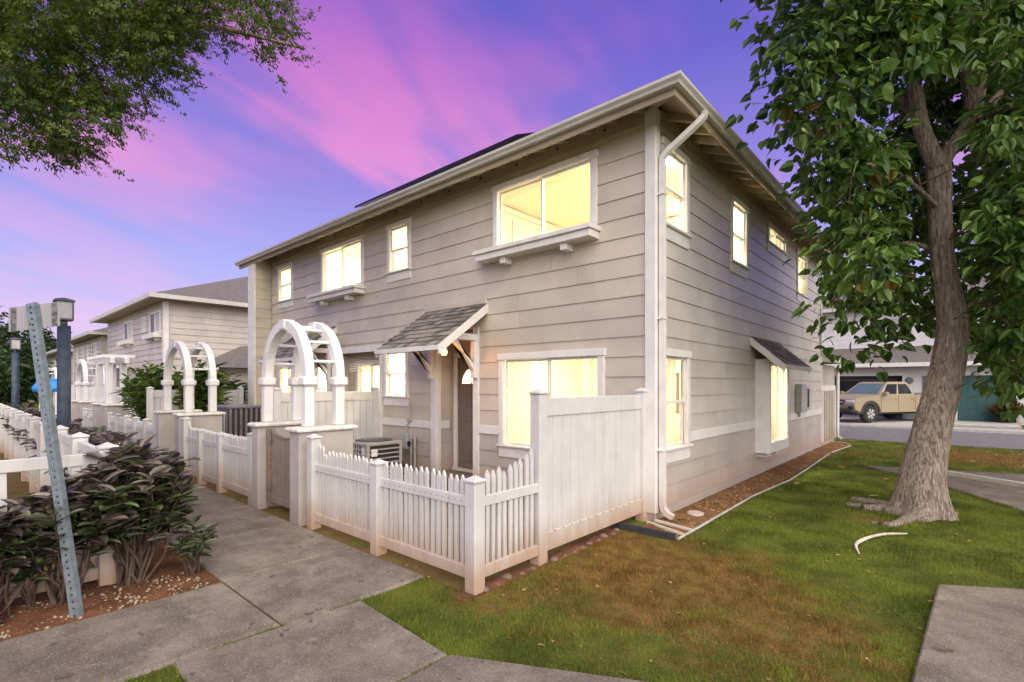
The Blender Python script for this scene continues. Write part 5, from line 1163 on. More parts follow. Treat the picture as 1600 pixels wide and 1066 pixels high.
# ================================================================== pickup truck
def build_truck(Mx):
    t = thing('pickup_truck', 'tan four-door pickup truck parked on the driveway across the road', 'truck', Mx.translation)
    def B(mb, name, mat, par=t, sm=False): return mb.build(name, Mt[mat], par, sm, M=Mx)
    W_ = 0.93
    def arch(cx, r, n=9): return [(cx + r * math.cos(math.pi * i / n), 0.40 + r * math.sin(math.pi * i / n) * 0.95) for i in range(n + 1)]
    prof = [(2.62, 0.55), (2.68, 0.80), (2.62, 1.02), (2.45, 1.10), (1.25, 1.20), (1.15, 1.22), (-1.02, 1.20), (-1.06, 1.22), (-2.66, 1.22), (-2.70, 1.15), (-2.68, 0.55)]
    prof += [(-2.3, 0.50)] + [p for p in reversed(arch(-1.80, 0.48))][0:10] + [(-1.25, 0.46), (1.2, 0.46)] + [p for p in reversed(arch(1.75, 0.48))][0:10] + [(2.3, 0.50)]
    # side skins bulge: three slices across the width
    n = len(prof); ys = [(-W_, 0.0), (-W_ + 0.05, 0.03), (W_ - 0.05, 0.03), (W_, 0.0)]; vs = []
    zc, xc = 0.85, 0.0
    for y, g in ys:
        for (x, z) in prof: vs.append((x + (0.02 if x > 0 else -0.02) * (g > 0), y, z + (0.012 if z > 1.0 else 0) * (g > 0)))
    fs = [tuple(range(n))[::-1], tuple(range(3 * n, 4 * n))]
    for k in range(3):
        for i in range(n): fs.append((k * n + i, k * n + (i + 1) % n, (k + 1) * n + (i + 1) % n, (k + 1) * n + i))
    body = B(MB().add(vs, fs), 'body', 'truck_paint')
    # cab
    lo = [(1.18, -0.87, 1.20), (1.18, 0.87, 1.20), (-1.05, 0.87, 1.20), (-1.05, -0.87, 1.20)]; hi = [(0.42, -0.66, 1.76), (0.42, 0.66, 1.76), (-0.82, 0.66, 1.77), (-0.82, -0.66, 1.77)]
    top = [(0.28, -0.58, 1.80), (0.28, 0.58, 1.80), (-0.72, 0.58, 1.81), (-0.72, -0.58, 1.81)]
    fs = [(0, 4, 5, 1), (1, 5, 6, 2), (2, 6, 7, 3), (3, 7, 4, 0), (4, 8, 9, 5), (5, 9, 10, 6), (6, 10, 11, 7), (7, 11, 8, 4), (8, 11, 10, 9)]
    cab = B(MB().add(lo + hi + top, fs), 'cab', 'truck_paint')
    def onface(a, b, c, d, pts, off, name, mat):   # bilinear face a-b bottom, d-c top
        a, b, c, d = map(Vector, (a, b, c, d)); nrm = (b - a).cross(d - a).normalized() * off; q = []
        for u, v in pts: q.append((a * (1 - u) + b * u) * (1 - v) + (d * (1 - u) + c * u) * v)
        m = len(q); B(MB().add([p + nrm for p in q] + [p - nrm * 0.3 for p in q], [tuple(range(m)), tuple(range(m, 2 * m))[::-1]] + [(i, (i + 1) % m, m + (i + 1) % m, m + i) for i in range(m)]), name, mat, cab)
    for sgn in (1, -1):
        if sgn > 0: a, b, c, d = lo[1], lo[2], hi[2], hi[1]
        else: a, b, c, d = lo[0], lo[3], hi[3], hi[0]
        onface(a, b, c, d, [(0.10, 0.10), (0.47, 0.10), (0.48, 0.88), (0.06, 0.88), (0.05, 0.80)], 0.008 * sgn, 'door_glass', 'car_glass')
        onface(a, b, c, d, [(0.53, 0.10), (0.92, 0.12), (0.93, 0.55), (0.90, 0.88), (0.53, 0.88)], 0.008 * sgn, 'door_glass', 'car_glass')
    onface(lo[0], lo[1], hi[1], hi[0], [(0.07, 0.10), (0.93, 0.10), (0.93, 0.92), (0.07, 0.92)], 0.008, 'windscreen', 'wind_glass')
    onface(lo[3], lo[2], hi[2], hi[3], [(0.08, 0.12), (0.92, 0.12), (0.92, 0.88), (0.08, 0.88)], -0.008, 'rear_glass', 'car_glass')
    for s in (-1, 1):
        for x in (1.12, 0.08, -0.96): B(MB().box(x - 0.006, s * (W_ + 0.001), 0.52, x + 0.006, s * (W_ + 0.006), 1.19), 'door_seam', 'truck_trim', body)
        for x in (0.22, -0.80): B(MB().box(x - 0.09, s * (W_ + 0.001), 1.03, x + 0.09, s * (W_ + 0.035), 1.07, 0.008), 'door_handle', 'truck_paint', body)
        B(MB().box(0.95, s * 0.92, 1.18, 1.10, s * 1.16, 1.36, 0.03), 'mirror', 'truck_paint', body)
        for cx in (1.75, -1.80):
            m = MB(); pts = []
            for r0, r1 in ((0.46, 0.56),):
                k = 12; vs = []; 
                for i in range(k + 1):
                    a = math.pi * i / k
                    for r in (r0, r1):
                        for y in (s * (W_ - 0.02), s * (W_ + 0.035)): vs.append((cx + r * math.cos(a), y, 0.42 + r * math.sin(a)))
                f = []
                for i in range(k):
                    b = i * 4; q = b + 4; f += [(b, b + 1, q + 1, q), (b + 2, q + 2, q + 3, b + 3), (b, q, q + 2, b + 2), (b + 1, b + 3, q + 3, q + 1)]
                f += [(0, 2, 3, 1), (4 * k, 4 * k + 1, 4 * k + 3, 4 * k + 2)]; m.add(vs, f)
            B(m, 'fender_flare', 'truck_trim', body)
            m = MB(); m.lathe([(0.20, -0.12), (0.36, -0.125), (0.395, -0.08), (0.40, 0.0), (0.395, 0.08), (0.36, 0.125), (0.20, 0.12)], 24, (cx, s * 0.80, 0.40), 'Y'); wh = B(m, 'wheel', 'tyre')
            m = MB(); m.lathe([(0.0, 0.0), (0.22, 0.0), (0.235, 0.03 * s), (0.0, 0.03 * s)], 20, (cx, s * 0.90, 0.40), 'Y'); B(m, 'hub_plate', 'truck_trim', wh)
            m = MB()
            for k in range(6):
                a = R(60 * k + 10); d = Vector((math.cos(a), 0, math.sin(a))); q = Vector((-math.sin(a), 0, math.cos(a))); c = Vector((cx, s * 0.925, 0.40))
                p = [c + d * 0.04 - q * 0.03, c + d * 0.22 - q * 0.06, c + d * 0.22 + q * 0.06, c + d * 0.04 + q * 0.03]; o = Vector((0, s * 0.02, 0)); m.hexa([v for v in p] + [v + o for v in p])
            B(m, 'rim', 'rim', wh)
        B(MB().box(2.42, s * 0.50, 0.86, 2.685, s * 0.90, 1.00, 0.03), 'headlight', 'headlamp')
        B(MB().box(2.5, s * 0.62, 0.62, 2.71, s * 0.86, 0.74, 0.02), 'fog_lamp', 'truck_trim')
        B(MB().box(-2.71, s * 0.74, 0.82, -2.55, s * 0.925, 1.16, 0.01), 'tail_light', 'tape_dark')
    B(MB().box(2.55, -0.46, 0.78, 2.715, 0.46, 1.02, 0.03), 'grille', 'truck_trim'); B(MB().box(2.70, -0.40, 0.86, 2.725, 0.40, 0.94, 0.01), 'grille_bar', 'chrome')
    B(MB().box(2.45, -0.93, 0.46, 2.80, 0.93, 0.62, 0.05), 'bumper', 'truck_trim'); B(MB().box(-2.85, -0.9, 0.52, -2.6, 0.9, 0.70, 0.04), 'bumper', 'chrome')
    B(MB().box(-2.5, -0.7, 0.36, 2.3, 0.7, 0.50, 0.03), 'chassis', 'truck_trim')
    B(MB().box(-2.64, -0.82, 1.222, -1.08, 0.82, 1.26, 0.015), 'bed_cover', 'truck_trim')
    return t
wf = Vector((*G(1356, 661, 0.10), 0.10)); th = math.pi + R(59)
fwd = Vector((math.cos(th), math.sin(th), 0)); lft = Vector((-fwd.y, fwd.x, 0))
cpos = wf - fwd * 1.75 - lft * 0.80
build_truck(Matrix.Translation(cpos) @ Matrix.Rotation(th, 4, 'Z'))

# ================================================================== vegetation
def tmpl(kind):
    if kind == 'heart': w, l2 = (0.40, 0.42, 0.20), (0.10, 0.42, 0.78)
    elif kind == 'long': w, l2 = (0.13, 0.19, 0.12), (0.22, 0.5, 0.78)
    else: w, l2 = (0.25, 0.31, 0.18), (0.18, 0.48, 0.8)
    mid = [(0, 0, 0), (0, 0.34, 0.015), (0, 0.68, -0.03), (0, 1.0, -0.14)]
    ed = [(w[0], l2[0], 0.05), (w[1], l2[1], 0.06), (w[2], l2[2], -0.01)]
    v = mid + [(-a, b, c) for a, b, c in ed] + ed
    f = []
    for o in (4, 7): f += [(0, 1, o), (1, o + 1, o), (1, 2, o + 1), (2, o + 2, o + 1), (2, 3, o + 2)]
    return np.array(v, float), np.array(f, int)
def tmpl_feather(n=20):
    rg = np.random.default_rng(21); v = []; f = []
    for i in range(n):
        c = np.array([rg.normal(0, 0.15), rg.uniform(0.05, 1.0), rg.normal(-0.05, 0.10)]); d = np.array([rg.normal(0, 0.7), 0.7, rg.normal(-0.45, 0.4)]); d /= np.linalg.norm(d)
        u = np.cross(d, [rg.normal(0, .3), rg.normal(0, .3), 1]); u /= np.linalg.norm(u); l = rg.uniform(0.20, 0.34); w = l * rg.uniform(0.16, 0.24); b = len(v)
        v += [c, c + d * l * 0.5 + u * w, c + d * l, c + d * l * 0.5 - u * w]; f += [(b, b + 1, b + 2), (b, b + 2, b + 3)]
    return np.array(v, float), np.array(f, int)
T_H, T_L, T_O, T_F = tmpl('heart'), tmpl('long'), tmpl('oval'), tmpl_feather()
def frames(dirs, ups):
    y = dirs / np.linalg.norm(dirs, axis=1, keepdims=True); x = np.cross(y, ups); x /= np.linalg.norm(x, axis=1, keepdims=True) + 1e-9; z = np.cross(x, y)
    return np.stack([x, y, z], axis=2)          # columns
def cloud(name, T, pos, Rm, sc, mat, parent, kind='stuff', smooth=True):
    v, f = T; N = len(pos); nv = len(v)
    V = np.einsum('nij,vj->nvi', Rm, v) * sc[:, None, None] + pos[:, None, :]
    Fc = (f[None] + (np.arange(N) * nv)[:, None, None]).reshape(-1, 3)
    me = bpy.data.meshes.new(name); me.vertices.add(N * nv); me.vertices.foreach_set('co', V.reshape(-1))
    nf = len(Fc); me.loops.add(nf * 3); me.loops.foreach_set('vertex_index', Fc.reshape(-1).astype(np.int32)); me.polygons.add(nf)
    me.polygons.foreach_set('loop_start', np.arange(0, nf * 3, 3, dtype=np.int32)); 
    if smooth: me.polygons.foreach_set('use_smooth', np.ones(nf, bool))
    at = me.attributes.new('tint', 'FLOAT', 'POINT'); at.data.foreach_set('value', np.repeat(RNG.random(N), nv).astype(np.float32))
    me.update(calc_edges=True); me.validate(); me.materials.append(mat)
    o = inst(name, me, parent)
    if kind: o['kind'] = kind
    return o
LEAFM = {}
def leaf_mesh(T, key, mat):
    k = (key, mat.name)
    if k not in LEAFM:
        me = bpy.data.meshes.new('leaf'); me.from_pydata(T[0].tolist(), [], T[1].tolist()); me.materials.append(mat); me.polygons.foreach_set('use_smooth', [True] * len(T[1])); LEAFM[k] = me
    return LEAFM[k]
def leaves(T, key, pos, dirs, ups, sc, mat, parent, nobj=0):
    pos = np.array(pos, float); Rm = frames(np.array(dirs, float), np.array(ups, float)); sc = np.array(sc, float)
    if nobj:
        d = np.linalg.norm(pos - np.array([0, 0, CH]), axis=1); fwdd = pos @ np.array([FW[0], FW[1], 0]); lat = pos @ np.array([RT[0], RT[1], 0])
        px = 800 + FPX * lat / np.maximum(fwdd, 0.1); py = HY - FPX * (pos[:, 2] - CH) / np.maximum(fwdd, 0.1)
        inv = ((px < -20) | (px > 1620) | (py < -20) | (py > 1080))
        order = np.argsort(-(sc / d) + inv * 10); pick = order[:nobj]; rest = order[nobj:]
        me = leaf_mesh(T, key, mat)
        for i in pick:
            r = Rm[i] * sc[i]; inst('leaf', me, parent, M=Matrix(((*r[0], pos[i, 0]), (*r[1], pos[i, 1]), (*r[2], pos[i, 2]), (0, 0, 0, 1))))
        pos, Rm, sc = pos[rest], Rm[rest], sc[rest]
    if len(pos): cloud('foliage', T, pos, Rm, sc, mat, parent)
def rnd_dirs(n, droop=0.0, spread=1.0):
    a = RNG.uniform(0, 2 * np.pi, n); z = RNG.normal(-droop, spread * 0.45, n); return np.stack([np.cos(a), np.sin(a), z], 1)

# ---- big tree on the lawn
tb_ = Vector((*G(1436, 806), 0))
tree = thing('shade_tree', 'large leafy tree with leaning trunk on the lawn at right', 'tree', tb_)
D0 = 6.78
path = [(1436, 812, D0), (1438, 790, D0), (1441, 745, D0), (1452, 691, D0 + .02), (1460, 655, D0 + .03), (1472, 612, D0 + .05), (1485, 550, D0 + .05), (1488, 500, D0 + .06), (1477, 430, D0 + .08), (1470, 380, D0 + .1), (1468, 330, D0 + .1), (1467, 285, D0 + .12), (1465, 250, D0 + .14)]
rad = [0.31, 0.285, 0.25, 0.218, 0.205, 0.196, 0.18, 0.166, 0.135, 0.129, 0.13, 0.137, 0.14]
def catmull(P, k=5):
    P = [np.array(p, float) for p in P]; out = []
    for i in range(len(P) - 1):
        p0, p1, p2, p3 = P[max(i - 1, 0)], P[i], P[i + 1], P[min(i + 2, len(P) - 1)]
        for j in range(k):
            t = j / k; out.append(0.5 * ((2 * p1) + (-p0 + p2) * t + (2 * p0 - 5 * p1 + 4 * p2 - p3) * t * t + (-p0 + 3 * p1 - 3 * p2 + p3) * t ** 3))
    out.append(P[-1]); return out
def trunk_mesh(P3, rads, n=40, flare=0.0, base=None, seed=1, ridge=0.05, k=6):
    C = catmull([(*p, r) for p, r in zip(P3, rads)], k); rg = np.random.default_rng(seed); m = MB(); vs = []
    ph = rg.uniform(0, 6.28, 12); lob = rg.uniform(0, 6.28, 3)
    for i, c in enumerate(C):
        p = Vector(c[:3]); r = c[3]; t = Vector(C[min(i + 1, len(C) - 1)][:3]) - Vector(C[max(i - 1, 0)][:3]); t.normalize()
        if base is not None and i == 0: t = Vector((0, 0, 1))
        u = Vector((1, 0, 0)); u = (u - t * u.dot(t)).normalized(); w = t.cross(u)
        for j in range(n):
            a = 2 * math.pi * j / n; g = 0
            s = i * 0.11
            g = ridge * (math.sin(a * 9 + ph[0] + 1.3 * math.sin(s + ph[1])) * 0.4 + math.sin(a * 14 + ph[2] + 1.9 * math.sin(s * 0.7)) * 0.35 + math.sin(a * 3 + ph[3] + s) * 0.6) + rg.normal(0, ridge * 0.22)
            rr = r * (1 + g)
            if flare:
                zz = max(p.z, 0); f = math.exp(-zz / 0.17); rr += flare * f * (0.45 + 0.40 * math.sin(a * 5 + lob[0]) + 0.25 * math.sin(a * 3 + lob[1]))
            vs.append(p + (u * math.cos(a) + w * math.sin(a)) * rr)
    L = len(C); fs = [(i * n + j, i * n + (j + 1) % n, (i + 1) * n + (j + 1) % n, (i + 1) * n + j) for i in range(L - 1) for j in range(n)] + [tuple(range((L - 1) * n, L * n))]
    return m.add(vs, fs)
P3 = [AT(*p) for p in path]
P3[0].z = -0.04
trunk = trunk_mesh(P3, rad, 44, 0.17, True, 5, 0.055).build('trunk', Mt['bark'], tree, True)
limbs = [([(1466, 262, D0 + .1), (1440, 200, D0 + .15), (1428, 130, D0 + .2), (1415, 50, D0 + .25), (1405, -60, D0 + .3), (1400, -200, D0 + .3)], [0.12, 0.10, 0.085, 0.07, 0.055, 0.03]),
         ([(1466, 262, D0 + .1), (1500, 212, D0 + .0), (1522, 170, D0 - .1), (1512, 100, D0 - .15), (1494, 30, D0 - .2), (1490, -100, D0 - .2)], [0.11, 0.085, 0.10, 0.10, 0.08, 0.04]),
         ([(1520, 190, D0 - .1), (1550, 160, D0), (1590, 110, D0 + .2), (1650, 40, D0 + .4)], [0.07, 0.06, 0.055, 0.03]),
         ([(1526, 175, D0 - .1), (1545, 110, D0 + .1), (1590, 70, D0 + .3), (1640, 0, D0 + .5)], [0.06, 0.05, 0.045, 0.03]),
         ([(1440, 195, D0 + .15), (1400, 150, D0 + .5), (1340, 110, D0 + .7), (1260, 90, D0 + .6)], [0.06, 0.05, 0.035, 0.015]),
         ([(1470, 330, D0 + .1), (1440, 300, D0 - .1), (1400, 270, D0 - .3), (1330, 250, D0 - .5)], [0.035, 0.03, 0.02, 0.010]),
         ([(1476, 400, D0 + .1), (1420, 380, D0 + .3), (1350, 400, D0 + .3), (1300, 470, D0 + .2)], [0.035, 0.03, 0.02, 0.010]),
         ([(1486, 500, D0 + .05), (1530, 470, D0 + .1), (1570, 500, D0 - .1), (1600, 560, D0 - .2)], [0.035, 0.03, 0.02, 0.010]),
         ([(1490, 480, D0 + .2), (1470, 420, D0 + .9), (1440, 330, D0 + 1.4), (1420, 250, D0 + 1.8)], [0.05, 0.04, 0.03, 0.02])]
LP = []
for pts, rr in limbs:
    Q = [AT(*p) for p in pts]; trunk_mesh(Q, rr, 14, 0, None, 9, 0.05, 4).build('limb', Mt['bark'], tree, True); LP += [Vector(c[:3]) for c in catmull(Q, 4)]
LP += P3[7:]
def left_edge(py):
    K = [(-300, 1190), (0, 1168), (60, 1190), (110, 1205), (150, 1185), (185, 1178), (215, 1215), (250, 1232), (300, 1245), (340, 1262), (400, 1265), (460, 1272), (530, 1282), (580, 1300), (640, 1300)]
    return float(np.interp(py, [k[0] for k in K], [k[1] for k in K]))
def bottom_edge(px):
    K = [(1150, 200), (1240, 330), (1270, 470), (1290, 590), (1350, 575), (1400, 548), (1440, 540), (1500, 560), (1540, 575), (1570, 632), (1600, 628), (1700, 590)]
    return float(np.interp(px, [k[0] for k in K], [k[1] for k in K]))
cl = []; tries = 0
while len(cl) < 640 and tries < 90000:
    tries += 1
    py = random.uniform(-230, 650); px = random.uniform(1150, 1760); d = random.uniform(5.5, 9.4)
    if px < left_edge(py) + 26 or py > bottom_edge(px) - 26: continue
    # rounded crown in plan around the trunk
    lat = (px - 1490) / FPX * d / 1.28; dep = d - (D0 + 0.35)
    if (lat / 3.0) ** 2 + (dep / 2.3) ** 2 > 1: continue
    front = d < D0 + 0.25
    if front and 1395 < px < 1515 and 95 < py: continue
    if front and 1505 <= px < 1560 and 40 < py < 220: continue
    if front and py > 190 and 1515 <= px < 1535: continue
    cl.append(AT(px, py, d))
tw = MB(); pos = []; dirs = []; ups = []; sc = []
for c in cl:
    q = min(LP, key=lambda p: (p - c).length + 0.6 * max(0, c.z - p.z) * 0); mid = (q + c) / 2 + Vector((random.uniform(-.12, .12), random.uniform(-.12, .12), random.uniform(0.0, .18)))
    if (q - c).length < 0.9: tw.tube([q, mid, c], [0.014, 0.010, 0.005], 5, False)
    n = random.randint(30, 42)
    off = RNG.normal(0, 1, (n, 3)) * np.array([0.20, 0.20, 0.17]); P_ = np.array(c) + off
    pos.append(P_); a = off.copy(); a[:, 2] = a[:, 2] * 0.4 - np.abs(RNG.normal(0.20, 0.12, n)); a += RNG.normal(0, 0.10, (n, 3)); dirs.append(a)
    ups.append(np.stack([RNG.normal(0, .4, n), RNG.normal(0, .4, n), np.ones(n)], 1)); sc.append(0.07 + 0.145 * RNG.beta(2.0, 1.8, n))
pos, dirs, ups, sc = map(np.concatenate, (pos, dirs, ups, sc))
dd = pos @ np.array([FW[0], FW[1], 0]); ll = pos @ np.array([RT[0], RT[1], 0]); pxx = 800 + FPX * ll / dd; pyy = HY - FPX * (pos[:, 2] - CH) / dd
keep = ~((dd < D0 + 0.2) & (pxx > 1420) & (pxx < 1512) & (pyy > 110))
leaves(T_H, 'heart', pos[keep], dirs[keep], ups[keep], sc[keep], Mt['tree_leaf'], tree, 300)
tag(tw.build('twigs', Mt['twig'], tree), None, None, None, 'stuff')
# surface roots of the tree
for pts, rr in (([(1398, 795, 0), (1370, 797, 0), (1345, 795, 0), (1325, 790, 0)], [0.10, 0.075, 0.055, 0.04]), ([(1400, 800, 0), (1380, 790, 0), (1352, 785, 0), (1330, 782, 0)], [0.10, 0.06, 0.05, 0.04]), ([(1420, 812, 0), (1395, 822, 0), (1362, 818, 0)], [0.08, 0.05, 0.02]), ([(1450, 800, 0), (1478, 803, 0), (1497, 806, 0)], [0.10, 0.07, 0.03])):
    Q = [Vector((*G(a, b), 0.008)) for a, b, _ in pts]; trunk_mesh(Q, rr, 10, 0, None, 3, 0.14, 5).build('root', Mt['bark'], tree, True)
Q = [Vector((*G(a, b), z)) for a, b, z in ((1343, 868, 0.005), (1337, 857, 0.03), (1345, 851, 0.04), (1362, 845, 0.045), (1385, 840, 0.04), (1417, 838, 0.03))]
o = trunk_mesh(Q, [0.010, 0.016, 0.021, 0.017, 0.018, 0.009], 9, 0, None, 4, 0.28, 6).build('bare_branch', Mt['root_white'], None, True); tag(o, 'pale bleached crooked branch lying on the lawn below the tree', 'branch')

# ---- feathery tree, canopy overhanging at upper left
ot = Vector((-9.6, -1.0, 0))
ft = thing('feathery_tree', 'feathery fine-leaved tree whose branches overhang at upper left', 'tree', ot)
trunk_mesh([ot + Vector((0, 0, -0.05)), ot + Vector((0.1, 0.1, 1.5)), ot + Vector((0.3, 0.3, 3.0)), ot + Vector((0.6, 0.5, 4.2))], [0.30, 0.25, 0.22, 0.20], 24, 0.12, True, 8, 0.05).build('trunk', Mt['bark'], ft, True)
fl = []
fork = ot + Vector((0.6, 0.5, 4.15))
FB = [[(60, -30, 6.5), (200, 20, 6.2), (330, 40, 5.9), (470, 75, 5.7)], [(40, 60, 6.6), (150, 130, 6.2), (230, 180, 5.9)], [(20, 150, 6.8), (90, 210, 6.4), (170, 255, 6.1)], [(-60, 120, 6.5), (-20, 220, 6.0), (20, 255, 5.7)], [(100, -90, 6.2), (250, -60, 5.6), (400, -20, 5.2)], [(0, -200, 6), (150, -220, 5.4), (300, -200, 5)]]
for pts in FB:
    Q = [fork] + [AT(*p) for p in pts]; n = len(Q); trunk_mesh(Q, list(np.linspace(0.085, 0.012, n)), 10, 0, None, 9, 0.04, 5).build('limb', Mt['bark'], ft, True); fl += [Vector(c[:3]) for c in catmull(Q, 5)][4:]
K = [(-300, 260), (0, 262), (28, 258), (50, 205), (75, 240), (100, 262), (130, 285), (160, 275), (205, 292), (212, 240), (228, 205), (262, 205), (272, 190), (285, 140), (330, 138), (345, 100), (380, 108), (408, 98), (415, 60), (440, 100), (465, 110), (492, 72), (498, 30)]
cl = []; tries = 0
while len(cl) < 420 and tries < 30000:
    tries += 1; px = random.uniform(-330, 455); py = random.uniform(-260, 290)
    if py > np.interp(px + 38, [k[0] for k in K], [k[1] for k in K]) - 36: continue
    if px > 370 and py < 0: continue
    # airy holes
    if math.sin(px * 0.031 + 1.0) * math.sin(py * 0.037 + px * 0.011) > 0.62: continue
    cl.append(AT(px, py, random.uniform(5.2, 7.0)))
tw = MB(); pos = []; dirs = []; ups = []; sc = []
for c in cl:
    q = random.choice(sorted(fl, key=lambda p: (p - c).length)[:5])
    if (q - c).length < 0.75: tw.tube([q, (q + c) / 2 + Vector((random.uniform(-.1, .1), random.uniform(-.1, .1), .05)), c], [0.012, 0.008, 0.004], 5, False)
    n = random.randint(30, 44); off = RNG.normal(0, 1, (n, 3)) * np.array([0.14, 0.14, 0.09]); pos.append(np.array(c) + off)
    a = off * 2 + np.array([0.5, 0.35, 0]) * 0.25; a[:, 2] -= np.abs(RNG.normal(0.14, 0.12, n)); a += RNG.normal(0, 0.10, (n, 3)); dirs.append(a); ups.append(np.stack([RNG.normal(0, .3, n), RNG.normal(0, .3, n), np.ones(n)], 1)); sc.append(RNG.uniform(0.13, 0.21, n))
pos, dirs, ups, sc = map(np.concatenate, (pos, dirs, ups, sc))
leaves(T_F, 'feather', pos, dirs, ups, sc, Mt['feather_leaf'], ft, 0); tag(tw.build('twigs', Mt['twig'], ft), None, None, None, 'stuff')

# ---- shrubs
def shrub(name, label, x, y, h, r, nst, mats, lsz=(0.13, 0.21), T=T_O, key='oval', nobj=0, per=13, group=None, cat='shrub', lean=(0, 0), stem='stem_brown', bare=0.5, zb=0.0):
    t = thing(name, label, cat, (x, y, zb), group); st = MB(); P_, D_, U_, S_ = [], [], [], []; tips = []
    for k in range(nst):
        a = random.uniform(0, 6.28); rr = r * math.sqrt(random.random()); hh = h * random.uniform(0.80, 1.0) * (1 - 0.25 * (rr / r) ** 2)
        b = Vector((x + random.uniform(-.16, .16) * min(1, r * 2), y + random.uniform(-.12, .12) * min(1, r * 2), zb)); tp = Vector((x + rr * math.cos(a) + lean[0], y + rr * math.sin(a) + lean[1], zb + hh * 0.93))
        md = b * 0.45 + tp * 0.55 + Vector((random.uniform(-.05, .05), random.uniform(-.05, .05), 0)); md.z = zb + hh * 0.5
        m1 = b.lerp(md, 0.5) + Vector((random.uniform(-.07, .07), random.uniform(-.07, .07), 0)) * min(1, r * 2); m2 = md.lerp(tp, 0.5) + Vector((random.uniform(-.04, .04), random.uniform(-.04, .04), 0))
        st.tube([b, m1, md, m2, tp], [random.uniform(0.007, 0.015), 0.010, 0.008, 0.006, 0.004], 6, False)
        for s in range(per):
            f = 1 - (s / per) * (1 - bare) * random.uniform(0.7, 1.0); 
            c = (md.lerp(tp, max(0, (f - 0.5) * 2))) if f > 0.5 else b.lerp(md, f * 2)
            an = random.uniform(0, 6.28); up = random.uniform(-0.25, 0.9) * (0.4 + 0.9 * (f - bare))
            P_.append(tuple(c)); D_.append((math.cos(an), math.sin(an), up + 0.08)); U_.append((random.gauss(0, .3), random.gauss(0, .3), 1)); S_.append(random.uniform(*lsz) * h ** 0.15)
    st.build('stems', Mt[stem], t)
    P_, D_, U_, S_ = map(np.array, (P_, D_, U_, S_))
    if len(mats) == 1: leaves(T, key, P_, D_, U_, S_, Mt[mats[0]], t, nobj)
    else:
        lowm = (P_[:, 2] < zb + h * 0.66) & (RNG.random(len(P_)) < 0.6)
        lowm |= RNG.random(len(P_)) < 0.06
        leaves(T, key, P_[~lowm], D_[~lowm], U_[~lowm], S_[~lowm], Mt[mats[0]], t, int(nobj * 0.7)); leaves(T, key, P_[lowm], D_[lowm], U_[lowm], S_[lowm], Mt[mats[1]], t, int(nobj * 0.3))
    return t
HL = ['hedge_leaf', 'hedge_leaf_green']
shrub('purple_shrub', 'biggest purple-leaved shrub at the path corner, bare stems below', -5.46, 1.06, 1.30, 0.40, 34, HL, nobj=290, per=34, bare=0.38)
shrub('purple_shrub', 'purple-leaved shrub between the sign post and the biggest shrub', -5.40, 0.62, 1.08, 0.34, 22, HL, nobj=200, per=28, bare=0.42)
shrub('purple_shrub', 'purple-leaved shrub at the left edge behind the sign post', -5.42, 0.22, 1.05, 0.36, 24, HL, nobj=200, per=28, bare=0.42)
shrub('purple_shrub', 'purple-leaved shrub partly cut by the left edge of the picture', -5.5, -0.25, 1.05, 0.32, 18, HL, nobj=60, per=12, bare=0.55)
shrub('green_shrub', 'small dark green leafy plant low beside the concrete path', -5.30, 1.50, 0.50, 0.17, 9, ['hedge_leaf_green'], (0.12, 0.18), T_L, 'long', nobj=90, per=12, bare=0.35)
shrub('green_shrub', 'low green leafy sprout at the foot of the fence behind the sign', -5.46, 0.42, 0.52, 0.14, 6, ['hedge_leaf_green'], (0.14, 0.2), nobj=50, per=10, bare=0.5)
shrub('red_plant', 'tiny red-leaved plant at the left edge of the soil bed', -5.20, 0.22, 0.16, 0.08, 8, ['red_leaf'], (0.07, 0.11), T_L, 'long', nobj=40, per=8, bare=0.2)
ORD = ['first', 'second', 'third', 'fourth', 'fifth', 'sixth', 'seventh', 'eighth', 'ninth', 'tenth', 'eleventh', 'twelfth', 'thirteenth', 'fourteenth', 'fifteenth', 'sixteenth', 'seventeenth', 'eighteenth']
k = 0; x = -6.25
while x > -19:
    near = x > -9
    shrub('hedge_shrub', ORD[k] + ' purple hedge shrub from the path corner, between white fence and path', x, 1.28 + random.uniform(-.05, .05), random.uniform(1.22, 1.36), 0.42, 22 if near else 14, HL, (0.14, 0.22), nobj=60 if near else 0, per=14 if near else 11, group='hedge shrubs along the path', bare=0.55); x -= 0.78; k += 1
shrub('yard_bush', 'dense bright green bush left of the second white arbor', -16.2, 3.75, 2.55, 0.82, 110, ['bush_leaf'], (0.16, 0.26), T_L, 'long', per=26, bare=0.15)
shrub('yard_bush', 'broad-leaved tropical shrub seen through the second white arbor', -14.6, 4.3, 2.55, 0.5, 26, ['bush_leaf'], (0.30, 0.48), T_L, 'long', per=12, bare=0.45)
shrub('yard_bush', 'leafy shrub beside the far fence behind the condenser', -15.9, 5.2, 2.45, 0.6, 30, ['bush_leaf'], (0.22, 0.34), T_L, 'long', per=14, bare=0.4)
p = G(1577, 668); shrub('autumn_bush', 'rounded yellow green bush beside the green garage door', p[0], p[1] + 1.6, 1.15, 0.62, 60, ['autumn_leaf'], (0.12, 0.2), per=18, bare=0.1)

